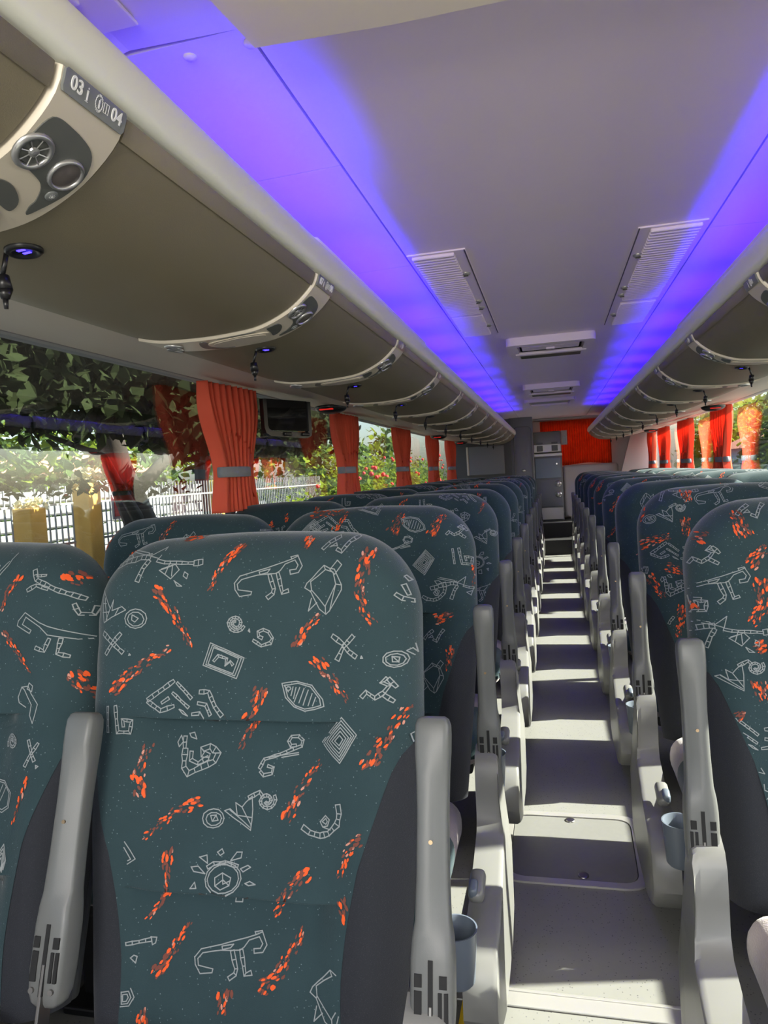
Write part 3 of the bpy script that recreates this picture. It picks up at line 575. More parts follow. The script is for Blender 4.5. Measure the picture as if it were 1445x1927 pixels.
STR=[([-183,7676,-32,7880],114),([-32,7880,-183,7676,-373,7408,-531,7077],114),([1168,7982,1170,7768],129),([2243,7734,2188,7260,2151,6962,2213,6706,2388,6494],167),([1059,6134,1221,6416,1467,6654],137),([1390,5966,1590,5740,1946,5290],152),([495,5467,344,5093],182),([344,5093,137,4710,12,4455],122),([2257,4277,2481,4658,2876,5227],182),([3063,5327,3116,5512],137),([914,3437,1053,3763,1289,4175,1456,4335],137),([-1577,7133,-1286,6835,-1008,6472,-824,6115],152),([-2284,5392,-1968,5682,-1224,6115],167),([-1641,3675,-1733,4096,-1584,4531],167),([-606,3625,-1061,3453,-1578,3009],129),([-1114,2873,-1098,2507,-1030,2270],137),([-1216,2135,-1506,1751],106),([-1304,955,-1044,1277,-781,1749],137),([-78,835,-131,490],182),([-1469,248,-1451,458],167),([1329,2718,1000,2416,655,1934],152),([2202,3314,1930,2990,1812,2675],137),([1863,2375,1948,2081,2007,1751],114),([499,895,801,1136,1182,1789],167),([-1256,8052,-898,8076],91)]
MOTW={'dogw':[('C',[1797,6745,1653,6598,1640,6516,1923,6377,1957,6432,1756,6532,1823,6663,2125,6497,2289,6350,2747,6268,3073,6277,2663,6397,2278,6496,2120,6562]),('K',[2331,6285,2253,6060,2069,6124],58),('K',[2521,6285,2483,6022,2674,5965],58)],'gemw':[('C',[1844,5432,1976,5449,2043,5323,2189,5136,2102,4805,2034,4944,2057,5134,1905,5385]),('C',[1961,5401,1991,5504,2071,5451,2052,5355]),('L',[1844,5432,1781,5255,1808,5161,1947,5084])],'spw':[('K',[1524,4381,1492,4454,1511,4524,1570,4572,1648,4585,1719,4563,1764,4516,1771,4461,1743,4416,1693,4393,1639,4395,1598,4419,1580,4453,1587,4487,1612,4508,1644,4514,1671,4505,1685,4488,1685,4471],39)],'crossw':[('K',[2048,4522,2120,4323,2206,4172],47),('K',[2247,4476,2122,4292,2015,4079],47),('C',[2248,4112,2291,4090,2256,4058])],'manw':[('K',[1912,7524,1984,7339,2344,7166,2811,6994],74),('K',[1805,7143,1992,7239,2229,7168],63),('K',[1979,7406,2153,7418],37),('K',[2667,6899,2754,6719,2904,6717,2932,6863],58)],'shellw':[('C',[1347,3824,1577,3803,1763,3627,1745,3382,1584,3288,1390,3333]),('C',[1373,3785,1569,3768,1727,3618,1712,3410,1574,3330,1410,3369]),('L',[1431,3735,1387,3579]),('L',[1526,3739,1431,3519]),('L',[1624,3697,1493,3461])],'bookw':[('C',[1703,2776,1762,2511,1650,2088,1438,2369]),('C',[1690,2703,1738,2491,1648,2153,1478,2378]),('C',[1678,2630,1713,2472,1646,2218,1519,2387]),('C',[1665,2558,1689,2452,1644,2283,1559,2396])],'wing':[('L',[1027,7427,1208,7661,1311,7862,1251,7626,1071,7392]),('L',[1006,7666,1070,7630,1056,7562])]}
STRW=[([1626,7431,1339,7165,1223,6780],129),([2497,7478,2728,7311],258),([1313,6396,1658,6065,2021,5694],91),([2730,5672,2909,5384,3193,5075],182),([1234,5734,1309,5268],122),([2128,3888,1865,3130],68),([2062,8101,2403,8031],91)]
PL={'R1':([('dog',-2501,6230),('plane',-2456,5240),('trio',-2419,4426),('zbird',-2687,6853),('mountain',-2097,3242),('legs',-1735,7771),('letters',-2954,5936),('jaw',-1914,2357),('ringcrown',-2857,3118)],[([-1909,7209,-2065,7764],247),([-2629,7235,-2855,7354],202),([-1887,6614,-1532,7002],202),([-1684,6342,-1678,5813,-1950,5448],247),([-2968,5743,-3035,5938],202),([-1897,4309,-1830,3953],247),([-2382,3638,-2230,3743],157),([-1744,5009,-1895,4926],225)]),'L2':([('mountain',-983,7496),('shell',1342,7465),('zbird',2551,7251),('book',1631,6369),('letters',2698,6532),('smile',1918,5562),('plane',2705,5606),('legs',1895,4353),('gem',1831,3250),('scroll',948,6811),('frame',15,8078),('cross',2599,2447),('crownring',161,5623)],[([719,7275,1036,7799],269),([1872,7157,2216,7747],240),([1948,4787,2424,4928],210),([2332,4065,2309,3001],180),([3046,6301,3001,5717],180),([-1774,7923,-790,7958],210)]),'R2':([('plane',-1986,7842),('trio',-2227,7135),('mountain',-1956,5846),('jaw',-2087,4829),('legs',-2449,3658),('dog',-666,7722),('letters',-3063,5448)],[([-1497,7904,-1495,7468],287),([-2937,6188,-2112,6402],251),([-1594,6952,-1603,6349],251),([-2806,5133,-2401,4413],216),([-2257,5410,-1714,5193],216),([-1863,4153,-2087,3158],216),([-3002,7011,-2771,7582],216)])}

H = .818; HW = .302; RC = .125
HC = (.227, .497)
WF = [(0, .187), (.11, .184), (.17, .190), (.22, .199), (.28, .213), (.35, .238), (.415, .259), (.46, .284), (.478, .32)]
def hwid(h): return lerp_table([(0, .262), (.25, .286), (.45, HW), (H, HW)], h)
def sd(x, h):                       # distance inside the outline
    x = abs(x); W = hwid(h); qx = x-(W-RC); qh = h+.010*(x/.2)**2-(H-RC)
    if qx > 0 and qh > 0: return RC-math.hypot(qx, qh)
    return min(W-x, H-(h+.010*(x/.2)**2))
def sst(a, b, v): t = min(max((v-a)/(b-a), 0), 1); return t*t*(3-2*t)
def F(x, h, bol=True):              # height of the cushion surface towards the sitter (<= 0)
    e = max(sd(x, h), 0); r = .085; d = .088
    f = 0 if e >= r else -d*(1-sqrt(max(0, 1-(1-e/r)**2)))
    g = 1-sst(.13, .185, abs(x))
    for hc, A in zip(HC, (.034, .038)):
        if h >= hc: f += A*.75*g*math.exp(-(h-hc)/.085)-A*.35*g*math.exp(-(h-hc)/.3)
        else: f -= A*.9*g*math.exp(-(hc-h)/.09)
        if hc-.0027 < h < hc-.0001: f -= .022*g
    lo = 1-sst(.30, .46, h)
    f += lo*(.016*math.exp(-((abs(x)-.235)/.04)**2)-.006*(1-sst(.0, .2, abs(x))))
    f += .0015*sin(9*x+14*h)*sin(11*h-3*x)
    # small pulled wrinkles round the shoulders
    if h > .45:
        k = sst(.10, .02, e) if False else (1-sst(.02, .09, e))
        f += .0012*k*sin(95*h+30*abs(x))*(1 if e > .004 else e/.004)
    return f
def SP(x, h, n=0.0):
    f = F(x, h)
    if n:
        d = .002; fx = (F(x+d, h)-F(x-d, h))/(2*d); fh = (F(x, h+d)-F(x, h-d))/(2*d)
        fx = max(min(fx, 3), -3); fh = max(min(fh, 3), -3)
        L = sqrt(1+fx*fx+fh*fh); return (x-fx*n/L, -(f+n/L), h-fh*n/L)
    return (x, -f, h)
def outw(h):                        # outline half width at height h
    lo, hi = 0.0, HW+.01
    if sd(0.0, h) <= 0: return HW-RC
    for _ in range(24):
        m_ = (lo+hi)/2
        if sd(m_, h) > 0: lo = m_
        else: hi = m_
    return lo
HS = sorted(set([0, .03, .06, .09, .12, .15, .18, .20, .212, .218, .2238, .2243, .2248, .2268, .2270, .230, .235, .24, .26, .28, .30, .33, .36, .39, .42, .445, .465, .48, .488, .4938, .4943, .4948, .4968, .4970, .500, .506, .514, .53, .555, .58, .60, .62, .64, .66, .68, .70]+[H-.106*(cos(t*pi/2/16)) for t in range(1, 0, -1)]+[H-.10*(1-sin(pi/2*t/18)) for t in range(0, 19)]))
HS = [h for h in HS if h <= H]; HS[-1] = H-1e-5
US = [sin(pi/2*t/22) for t in range(-22, 23)]
def fabric_mesh():
    V, Fc = [], []
    for h in HS:
        W = min(outw(h), lerp_table(WF, h)); full = W >= outw(h)-1e-4
        for i, u in enumerate(US):
            t = (i-22)/22
            x = W*(u if full else u*.35+t*.65)
            V.append((x, -F(x, h), h-(0 if h < H-.02 else 0)))
    n = len(US)
    for j in range(len(HS)-1):
        for i in range(n-1): a = j*n+i; Fc.append((a, a+1, a+n+1, a+n))
    return V, Fc
def bolster_mesh(sg):
    V, Fc = [], []; hs = [h for h in HS if h <= .50]; K = 14
    for h in hs:
        Wf = min(lerp_table(WF, h), outw(h)); W = outw(h)
        for k in range(K+1): 
            x = Wf+(W-Wf)*sin(pi/2*k/K); V.append((sg*x, -F(x, h)+.0008, h))
    n = K+1
    for j in range(len(hs)-1):
        for i in range(n-1):
            a = j*n+i; f = (a, a+1, a+n+1, a+n); Fc.append(f if sg > 0 else f[::-1])
    return V, Fc
def shell_mesh():
    V, Fc = [], []
    hs = [0, .05, .1, .2, .3, .4, .5, .6]+[H-.106*cos(t*pi/2/12) for t in range(1, 13)]
    P = [(outw(h), h) for h in hs if h < H-1e-4]+[((HW-RC)*k, H-.010*((HW-RC)*k/.2)**2) for k in (1, .66, .33)]
    P = P+[(-x, h) for x, h in P[::-1]]
    n = len(P)
    LV = ((.055, .975), (.090, .997), (.100, .992), (.112, .97), (.118, .90))
    for y, s in LV:
        for x, h in P: V.append((x*s, y, h*(1-(1-s)*.45)))
    for r in range(len(LV)-1):
        for i in range(n): a = r*n+i; b = r*n+(i+1) % n; Fc.append((a, b, b+n, a+n))
    Fc.append(tuple(range((len(LV)-1)*n, len(LV)*n)))
    return V, Fc
def inside(x, h, mar=.0015): return .004 < h < H and sd(x, h) > .002 and abs(x) < min(lerp_table(WF, h), outw(h))-mar
def resample(P, step):
    o = [P[0]]
    for a, b in zip(P, P[1:]):
        L = math.hypot(b[0]-a[0], b[1]-a[1]); n = max(1, int(L/step+.5))
        for k in range(1, n+1): o.append((a[0]+(b[0]-a[0])*k/n, a[1]+(b[1]-a[1])*k/n))
    return o
def pattern(mots, strokes, rng, coarse=False):
    V, Fc, MI = [], [], []; TW = .00085
    def line(P, closed=False):
        if closed: P = P+[P[0]]
        P = resample(P, .016)
        P = [(x+rng.uniform(-.0004, .0004), h+rng.uniform(-.0004, .0004)) for x, h in P]
        for a, b in zip(P, P[1:]):
            if not (inside(*a) and inside(*b)): continue
            dx, dh = b[0]-a[0], b[1]-a[1]; L = math.hypot(dx, dh)
            if L < 1e-5: continue
            px, ph = -dh/L*TW, dx/L*TW; ex, eh = dx/L*TW*.8, dh/L*TW*.8
            k = len(V)
            for q in ((a[0]-ex+px, a[1]-eh+ph), (a[0]-ex-px, a[1]-eh-ph), (b[0]+ex-px, b[1]+eh-ph), (b[0]+ex+px, b[1]+eh+ph)): V.append(SP(q[0], q[1], .0011))
            Fc.append((k, k+1, k+2, k+3)); MI.append(1)
    def chain(P, wd):
        P = resample(P, .0105); L_, R_ = [], []
        for i, p in enumerate(P):
            a = P[max(i-1, 0)]; b = P[min(i+1, len(P)-1)]; dx, dh = b[0]-a[0], b[1]-a[1]; L = math.hypot(dx, dh) or 1
            ww = wd/2*(1+.16*sin(i*2.1)+rng.uniform(-.12, .12)); L_.append((p[0]-dh/L*ww, p[1]+dx/L*ww)); R_.append((p[0]+dh/L*ww, p[1]-dx/L*ww))
        line(L_+R_[::-1], True)
        for i in range(1, len(P)-1): line([L_[i], R_[i]])
    for prims in mots:
        for p in prims:
            P = [(p[1][i]*1e-4, p[1][i+1]*1e-4) for i in range(0, len(p[1]), 2)]
            if p[0] == 'K': chain(P, p[2]*1e-4)
            else: line(P, p[0] == 'C')
    for pts, wd in strokes:
        P = [(pts[i]*1e-4, pts[i+1]*1e-4) for i in range(0, len(pts), 2)]; wd *= 1.45e-4
        LL = [0]
        for a, b in zip(P, P[1:]): LL.append(LL[-1]+math.hypot(b[0]-a[0], b[1]-a[1]))
        T = LL[-1]; n = int(12+T*wd*17000)
        for k in range(n):
            s = (k+rng.random())/n; s = s**1.15; d = s*T
            i = max(j for j in range(len(P)) if LL[j] <= d+1e-9); i = min(i, len(P)-2); t = (d-LL[i])/max(LL[i+1]-LL[i], 1e-6)
            a, b = P[i], P[i+1]; L = math.hypot(b[0]-a[0], b[1]-a[1]) or 1; dx, dh = (b[0]-a[0])/L, (b[1]-a[1])/L
            lat = rng.uniform(-.5, .5)*wd*(1-.45*s); cx_, ch = a[0]+(b[0]-a[0])*t-dh*lat, a[1]+(b[1]-a[1])*t+dx*lat
            r = rng.random(); hot = r < .36-.08*s; ln = (.0052 if hot else .0046)*rng.uniform(.6, 1.25)*(1.15-.45*s); wt = ln*rng.uniform(.34, .5)
            a_ = rng.uniform(-.35, .35); ca, sa = dx*cos(a_)-dh*sin(a_), dh*cos(a_)+dx*sin(a_)
            pts_ = []
            ok = True
            for q in range(7):
                an = 2*pi*q/7; u, v = ln*cos(an)*rng.uniform(.85, 1.1), wt*sin(an)*rng.uniform(.8, 1.15)
                X, Y = cx_+ca*u-sa*v, ch+sa*u+ca*v
                if not inside(X, Y): ok = False; break
                pts_.append(SP(X, Y, .0009+.0004*hot))
            if ok:
                k0 = len(V); V += pts_; Fc.append(tuple(range(k0, k0+7))); MI.append(2 if hot else (4 if rng.random() < .10 else 3))
    return V, Fc, MI
def moved(prims, dx, dh, s=1, flip=False, c=None):
    o = []
    if c is None:
        xs = [v for p in prims for v in p[1][0::2]]; hs = [v for p in prims for v in p[1][1::2]]; c = ((min(xs)+max(xs))/2, (min(hs)+max(hs))/2)
    for p in prims:
        q = list(p[1])
        for i in range(0, len(q), 2):
            u = (q[i]-c[0])*s*(-1 if flip else 1); v = (q[i+1]-c[1])*s*(-1 if flip else 1)
            q[i] = dx+u; q[i+1] = dh+v
        o.append((p[0], q)+tuple(p[2:]))
    return o
def turn(prims_or_pts, f):
    q = list(prims_or_pts)
    for i in range(0, len(q), 2): q[i], q[i+1] = f(q[i], q[i+1])
    return q
def wrapset(f):                     # whole design moved or turned, motif by motif
    ms, ss = [], []
    for nm, prims in MOT.items():
        xs = [v for p in prims for v in p[1][0::2]]; hs = [v for p in prims for v in p[1][1::2]]; c = ((min(xs)+max(xs))/2, (min(hs)+max(hs))/2)
        d, fl = f(*c); ms.append(moved(prims, d[0], d[1], 1, fl, c))
    for pts, wd in STR:
        c = (pts[0], pts[1]); d, fl = f(*c); k = -1 if fl else 1
        ss.append(([d[i % 2]+k*(v-c[i % 2]) for i, v in enumerate(pts)], wd))
    return ms, ss
rng = random.Random(3)
def wr(x, h): return (((x+2900) % 5800)-2900, h % 8000)
PAT = {
 'A': (list(MOT.values()), STR),
 'W': (list(MOTW.values()), STRW),
 'C': wrapset(lambda x, h: ((-x, 8000-h), True)),
 'D': wrapset(lambda x, h: (wr(x+2300, h+2700), False)),
 'E': wrapset(lambda x, h: (wr(-x+900, -h+5300), True)),
 'B': wrapset(lambda x, h: (wr(x-1500, h-1900), False)),
}
for key in ('R1', 'L2', 'R2'):
    pl, so = PL[key]; ms = [moved(MOT[n], x, h) for n, x, h in pl]
    oth, os_ = wrapset(lambda x, h: (wr(x+2300, h+2700), False))
    lim = -600 if key[0] == 'R' else -300
    def far(p, key=key):
        xs = p[0][1][0]; hh = p[0][1][1]
        return (xs > 200 if key[0] == 'R' else (hh < 2500 or xs < -900))
    ms += [p for p in oth if far(p)]
    PAT[key] = (ms, list(so)+[s for s in os_ if ((s[0][0] > 300) if key[0] == 'R' else (s[0][1] < 2400 or s[0][0] < -700))])
FB, FF = fabric_mesh(); MESHES = {}
def backrest_mesh(key):
    if key in MESHES: return MESHES[key]
    V, Fc, MI = pattern(*PAT[key], random.Random(hash(key) % 7 if False else ord(key[0])))
    k = len(FB); me = bpy.data.meshes.new('backrest_cover')
    me.from_pydata(FB+V, [], FF+[tuple(i+k for i in f) for f in Fc])
    for m_ in ('fabric', 'thread', 'orange', 'rust', 'pinkish'): me.materials.append(M[m_])
    me.polygons.foreach_set('material_index', [0]*len(FF)+MI); me.polygons.foreach_set('use_smooth', [True]*len(me.polygons))
    me.update(); me.validate(); MESHES[key] = me; return me
BM = {}
for sg in (-1, 1):
    V, Fc = bolster_mesh(sg); me = bpy.data.meshes.new('side_bolster'); me.from_pydata(V, [], Fc); me.materials.append(M['mesh']); me.polygons.foreach_set('use_smooth', [True]*len(me.polygons)); BM[sg] = me
V, Fc = shell_mesh(); SH = bpy.data.meshes.new('back_shell'); SH.from_pydata(V, [], Fc); SH.materials.append(M['fabric']); SH.materials.append(M['shell']); SH.polygons.foreach_set('use_smooth', [True]*len(SH.polygons))
for i, p in enumerate(SH.polygons): p.material_index = 0 if i < len(SH.polygons)-1 and i < 2*len(SH.polygons)/3 else 1
for p in SH.polygons:
    c = p.center
    if c.z < .42: p.material_index = 1
def link(name, me, parent, loc=(0, 0, 0)):
    o = bpy.data.objects.new(name, me); C.objects.link(o); o.parent = parent; o.location = loc; return o
# armrest, standing upright; +x is the aisle side
def armrest_parts(sg):
    T = [(-.050, .034, .026), (-.044, .046, .036), (-.030, .054, .044), (.0, .058, .048), (.060, .058, .048), (.085, .054, .047), (.105, .047, .046), (.16, .043, .046), (.24, .042, .046), (.29, .045, .046), (.32, .049, .045), (.345, .050, .043), (.358, .049, .040), (.366, .043, .034), (.370, .032, .024)]
    V, Fc = [], []; n = 20
    for l, w_, t_ in T:
        for i in range(n):
            a = 2*pi*i/n; c_, s_ = cos(a), sin(a); p = .38
            x = w_/2*math.copysign(abs(c_)**p, c_); y = t_/2*math.copysign(abs(s_)**p, s_)
            if .1 < l < .3 and y < 0 and x*sg > .3*w_/2: y *= .55; 
            V.append((x, y, l))
    for j in range(len(T)-1):
        for i in range(n): a = j*n+i; b = j*n+(i+1) % n; Fc.append((a, b, b+n, a+n))
    Fc.append(tuple(range(n))[::-1]); Fc.append(tuple(range((len(T)-1)*n, len(T)*n)))
    me = bpy.data.meshes.new('armrest_body'); me.from_pydata(V, [], Fc); me.materials.append(M['grey']); me.polygons.foreach_set('use_smooth', [True]*len(Fc)); me.set_sharp_from_angle(angle=radians(48))
    bm = bmesh.new(); y = -.0235
    box(bm, (0, y, .015), (.0065, .004, .095))
    for x in (-.0165, .0165): box(bm, (x, y, .038), (.010, .004, .015))
    for x in (-.0165*sg,): box(bm, (x, y, .006), (.010, .004, .040))
    for x in (.0125, .0205): box(bm, (x*sg, y, .006), (.0052, .004, .040))
    sl = bpy.data.meshes.new('hinge_slots'); bm.to_mesh(sl); bm.free(); sl.materials.append(M['recess_shade'])  # black bars on the face stand in for the shade of open slots
    bm = bmesh.new()
    cyl(bm, (0, -.0255, -.026), (0, -.020, -.026), .0042, n=12)
    sc = bpy.data.meshes.new('hinge_screws'); bm.to_mesh(sc); bm.free(); sc.materials.append(M['steel'])
    bm = bmesh.new(); cyl(bm, (0, -.0237, .205), (0, -.018, .205), .0030, n=12); ms_ = bpy.data.meshes.new('armrest_screw'); bm.to_mesh(ms_); bm.free(); ms_.materials.append(M['brass'])
    bm = bmesh.new(); box(bm, (0, -.012, -.035), (.005, .028, .09), .001, 1); le = bpy.data.meshes.new('pivot_bracket'); bm.to_mesh(le); bm.free(); le.materials.append(M['steel'])
    return me, sl, sc, ms_, le
ARM = {sg: armrest_parts(sg) for sg in (-1, 1)}
def armrest(parent, x, y, z, tilt, sg):
    b = link('armrest', ARM[sg][0], parent, (x, y, z)); b.rotation_euler.x = -radians(tilt)
    for n_, me in zip(('hinge_slots', 'hinge_screw', 'armrest_screw', 'pivot_bracket'), ARM[sg][1:]): link(n_, me, b, (-.0165, 0, 0) if n_ == 'hinge_screw' else (0, 0, 0))
    link('hinge_screw', ARM[sg][2], b, (.0165, 0, 0))
    return b
def side_panel_parts(sg):
    P = [(.05, .50), (.035, .565), (.0, .575), (-.035, .560), (-.050, .535), (-.062, .425), (-.085, .395), (-.15, .375), (-.25, .350), (-.33, .335), (-.39, .315), (-.43, .27), (-.44, .20), (-.40, .14), (-.30, .10), (-.05, .09), (.05, .13), (.07, .30)]
    P = [(a, b-.045) for a, b in P]
    P2 = []
    for i in range(len(P)):
        a, b = P[i], P[(i+1) % len(P)]; P2 += [a, ((a[0]+b[0])/2, (a[1]+b[1])/2)]
    bm = bmesh.new(); Ls = []
    def infl(p, k):
        cx_, cz_ = -.18, .26; return (cx_+(p[0]-cx_)*k, cz_+(p[1]-cz_)*k)
    for x, k in ((-.027, 1.0), (.018, 1.0), (.027, .975), (.030, .93)):
        row = []
        for p in P2:
            q = infl(p, k) if k < 1 else p
            fl = .016*(1-sst(.28, .42, q[1]))*(1 if x > 0 else .2)
            row.append(bm.verts.new((sg*(x+fl), q[0], q[1])))
        Ls.append(row)
    n = len(P2)
    for a, b in zip(Ls, Ls[1:]):
        for i in range(n): bm.faces.new((a[i], a[(i+1) % n], b[(i+1) % n], b[i]))
    bm.faces.new(Ls[0]); bm.faces.new(Ls[-1][::-1]); bmesh.ops.recalc_face_normals(bm, faces=bm.faces)
    me = bpy.data.meshes.new('side_shield'); bm.to_mesh(me); bm.free(); me.materials.append(M['panelgrey']); me.polygons.foreach_set('use_smooth', [True]*len(me.polygons)); me.set_sharp_from_angle(angle=radians(38))
    # recline lever: paddle on the slope
    bm = bmesh.new(); box(bm, (0, 0, 0), (.034, .075, .03), .013, 3, Matrix.Rotation(radians(18), 3, 'X')); lv = bpy.data.meshes.new('recline_lever'); bm.to_mesh(lv); bm.free(); lv.materials.append(M['panelgrey'])
    bm = bmesh.new(); box(bm, (-.006*sg, -.020, .004), (.020, .036, .028), .008, 3, Matrix.Rotation(radians(18), 3, 'X')); lb = bpy.data.meshes.new('lever_button'); bm.to_mesh(lb); bm.free(); lb.materials.append(M['slate'])
    for m_ in (lv, lb): m_.polygons.foreach_set('use_smooth', [True]*len(m_.polygons)); m_.set_sharp_from_angle(angle=radians(50))
    bm = lathe([(0, -.105), (.030, -.105), (.034, -.10), (.042, 0), (.043, .003), (.040, .003), (.038, -.002), (.031, -.092), (0, -.095)], 28)
    bmesh.ops.recalc_face_normals(bm, faces=bm.faces); cu = bpy.data.meshes.new('cup_holder'); bm.to_mesh(cu); bm.free(); cu.materials.append(M['slate']); cu.polygons.foreach_set('use_smooth', [True]*len(cu.polygons)); cu.set_sharp_from_angle(angle=radians(50))
    bm = bmesh.new(); bmesh.ops.create_circle(bm, cap_ends=True, segments=24, radius=.0312, matrix=Matrix.Translation((0, 0, -.090))); ci = bpy.data.meshes.new('cup_bottom'); bm.to_mesh(ci); bm.free(); ci.materials.append(M['recess_shade'])
    bm = bmesh.new(); box(bm, (0, .035, .012), (.05, .07, .055), .010, 3, Matrix.Rotation(radians(24), 3, 'X')); cb = bpy.data.meshes.new('cup_bracket'); bm.to_mesh(cb); bm.free(); cb.materials.append(M['slate']); cb.set_sharp_from_angle(angle=radians(45)); 
    return me, lv, lb, cu, ci, cb
SPN = {sg: side_panel_parts(sg) for sg in (-1, 1)}
def cushion_mesh():
    bm = bmesh.new(); box(bm, (0, -.195, .325), (.53, .46, .115), .05, 5)
    bmesh.ops.subdivide_edges(bm, edges=[e for e in bm.edges if e.calc_length() > .1], cuts=10, use_grid_fill=True)
    for v in bm.verts: v.co.z += .012*cos(v.co.x*5.5)+.004*sin(23*v.co.y)*cos(15*v.co.x)
    me = bpy.data.meshes.new('seat_cushion'); bmesh.ops.recalc_face_normals(bm, faces=bm.faces); bm.to_mesh(me); bm.free(); me.materials.append(M['fabric']); me.materials.append(M['mauve'])
    for p in me.polygons:
        if p.center.y > -.16 or p.center.z < .30: p.material_index = 1
    me.polygons.foreach_set('use_smooth', [True]*len(me.polygons)); return me
CU = cushion_mesh()
def base_mesh():
    bm = bmesh.new()
    box(bm, (0, -.18, .245), (.46, .34, .04), .01); box(bm, (.0, -.10, .11), (.07, .10, .22), .01); box(bm, (.0, -.30, .11), (.06, .06, .22), .01); box(bm, (0, -.19, .010), (.10, .38, .02), .005)
    me = bpy.data.meshes.new('seat_base'); bm.to_mesh(me); bm.free(); me.materials.append(M['black']); return me
BS = base_mesh()
def make_seat(kind, sg, key, tilt=12, armtilt=4, mid=False, midtilt=14):
    e = empty('coach_seat', (0, 0, FZ), None, 'seat')
    b = link('backrest', backrest_mesh(key), e, (0, .066, .45-FZ)); b.rotation_euler.x = -radians(tilt)
    for s in (-1, 1): link('side_bolster', BM[s], b)
    link('back_shell', SH, b)
    link('seat_cushion', CU, e); link('seat_base', BS, e)
    if kind == 'aisle':
        armrest(e, sg*(.343 if sg > 0 else .332), 0, .617-FZ, armtilt, sg)
        sp = link('side_shield', SPN[sg][0], e, (sg*(.336 if sg > 0 else .328), 0, 0))
        lv = link('recline_lever', SPN[sg][1], sp, (-sg*.004, -.285, .335)); link('lever_button', SPN[sg][2], lv)
        cb = link('cup_holder', SPN[sg][3], e, (sg*.305, -.435, .335)); link('cup_bottom', SPN[sg][4], cb)
        if mid: armrest(e, -sg*.238, .0, .61-FZ, midtilt, sg)
    return e
P_Y = .865
def place(e, xc, y, label, group):
    e.location = (xc, y, FZ); e['label'] = label; e['group'] = group; return e
G = 'coach seats in pairs either side of the aisle'
protoA = {}
def seat_label(kind, sn, k, extra=''): return 'teal patterned coach seat beside the %s, %s side, %s row from the camera%s' % ('aisle' if kind == 'aisle' else 'window', sn, ORD[k], extra)
# left side
for k in range(11):
    y = .884+P_Y*k
    if k == 0: e = make_seat('aisle', 1, 'A', 12, 18, True, 19)
    elif k == 1: e = make_seat('aisle', 1, 'L2', 12, 1, True, 8)
    elif k < 5: e = make_seat('aisle', 1, 'DCE'[k-2], 11+k % 2*2, (2, 3, 5)[k-2], True, 6); protoA[k-2] = e
    else: e = copy_tree(protoA[k % 3])
    place(e, -.527, y, seat_label('aisle', 'left', k), G)
protoW = {}
for k in range(11):
    y = .884+P_Y*k
    if k == 0: e = make_seat('window', 1, 'W', 12)
    elif k < 4: e = make_seat('window', 1, 'BCD'[k-1], 12); protoW[k-1] = e
    else: e = copy_tree(protoW[k % 3])
    place(e, -1.122, y, seat_label('window', 'left', k), G)
protoR = {}
for k in range(10):
    y = 1.36+.872*k
    if k == 0: e = make_seat('aisle', -1, 'R1', 12, 9, True, 6)
    elif k == 1: e = make_seat('aisle', -1, 'R2', 12, 8, True, 6)
    elif k < 5: e = make_seat('aisle', -1, 'CDB'[k-2], 12, (9, 7, 3)[k-2], True, 6); protoR[k-2] = e
    else: e = copy_tree(protoR[k % 3])
    place(e, .568, y, seat_label('aisle', 'right', k), G)
for k in range(10):
    y = 1.36+.872*k
    e = copy_tree(protoW[(k+1) % 3]); place(e, 1.163, y, seat_label('window', 'right', k), G)

# ------------------------------------------------------------ curtains
def curtain(x, yc, sg, wt, wb, z0, z1, zb, label, seed, group, npl=10, lean=0):
    r = random.Random(seed); V, Fc = [], []; NU, NV = 96, 44; t_ = .0022
    ph = [r.uniform(-1, 1) for _ in range(6)]
    def f(u, v, off):
        z = z1+(z0-z1)*v; zt = (z1-zb)/(z1-z0)
        if v < zt: k = v/zt; W = wt+(wb-wt)*sst(.15, 1, k)*.9+(wb-wt)*.1*k
        else: k = (v-zt)/(1-zt); W = wb+(wt*.62-wb)*sst(0, 1, k)
        am = .022+.018*(1-W/wt)+.004*sin(7*v); p = npl*pi*u+ph[0]+.5*sin(3*u+ph[1]*3)+.35*sin(5*v+ph[2]*3)*(1-v)
        xx = am*sin(p)+.35*am*sin(2.1*p+ph[3]*5)+.010*sin(2*u+ph[4])
        yy = u*W+lean*(1-v)+.006*sin(p*1.0+1.2)
        return (-sg*xx*1.0+off*-sg, yy, z)
    for s_ in (0, t_):
        for j in range(NV+1):
            for i in range(NU+1): V.append(f(-1+2*i/NU, j/NV, s_))
    n = NU+1; N = n*(NV+1)
    for j in range(NV):
        for i in range(NU): a = j*n+i; Fc += [(a, a+1, a+n+1, a+n), (N+a, N+a+n, N+a+n+1, N+a+1)]
    for j in range(NV): a = j*n; Fc += [(a, a+n, N+a+n, N+a), (a+NU, N+a+NU, N+a+NU+n, a+NU+n)]
    for i in range(NU): a = i; Fc += [(a, N+a, N+a+1, a+1)]; a = NV*n+i; Fc += [(a, a+1, N+a+1, N+a)]
    o = mobj('curtain', [(a, b, c-zb) for a, b, c in V], Fc, M['curtain'], loc=(x, yc, zb))
    tag(o, label, 'curtain', group)
    bm = bmesh.new(); n = 32; Ls = []
    for (rx, ry, z) in ((.048, wb+.012, -.022), (.052, wb+.016, -.018), (.052, wb+.016, .018), (.048, wb+.012, .022)):
        Ls.append([bm.verts.new((rx*cos(2*pi*i/n), ry*sin(2*pi*i/n), z)) for i in range(n)])
    for a, b in zip(Ls, Ls[1:]):
        for i in range(n): bm.faces.new((a[i], a[(i+1) % n], b[(i+1) % n], b[i]))
    bobj('tie_band', bm, M['band'], o, smooth=True)
lc = [(2.86, .235, .115, 1), (4.60, .26, .125, 2), (6.42, .30, .14, 3), (8.15, .30, .15, 4), (9.7, .34, .17, 5)]
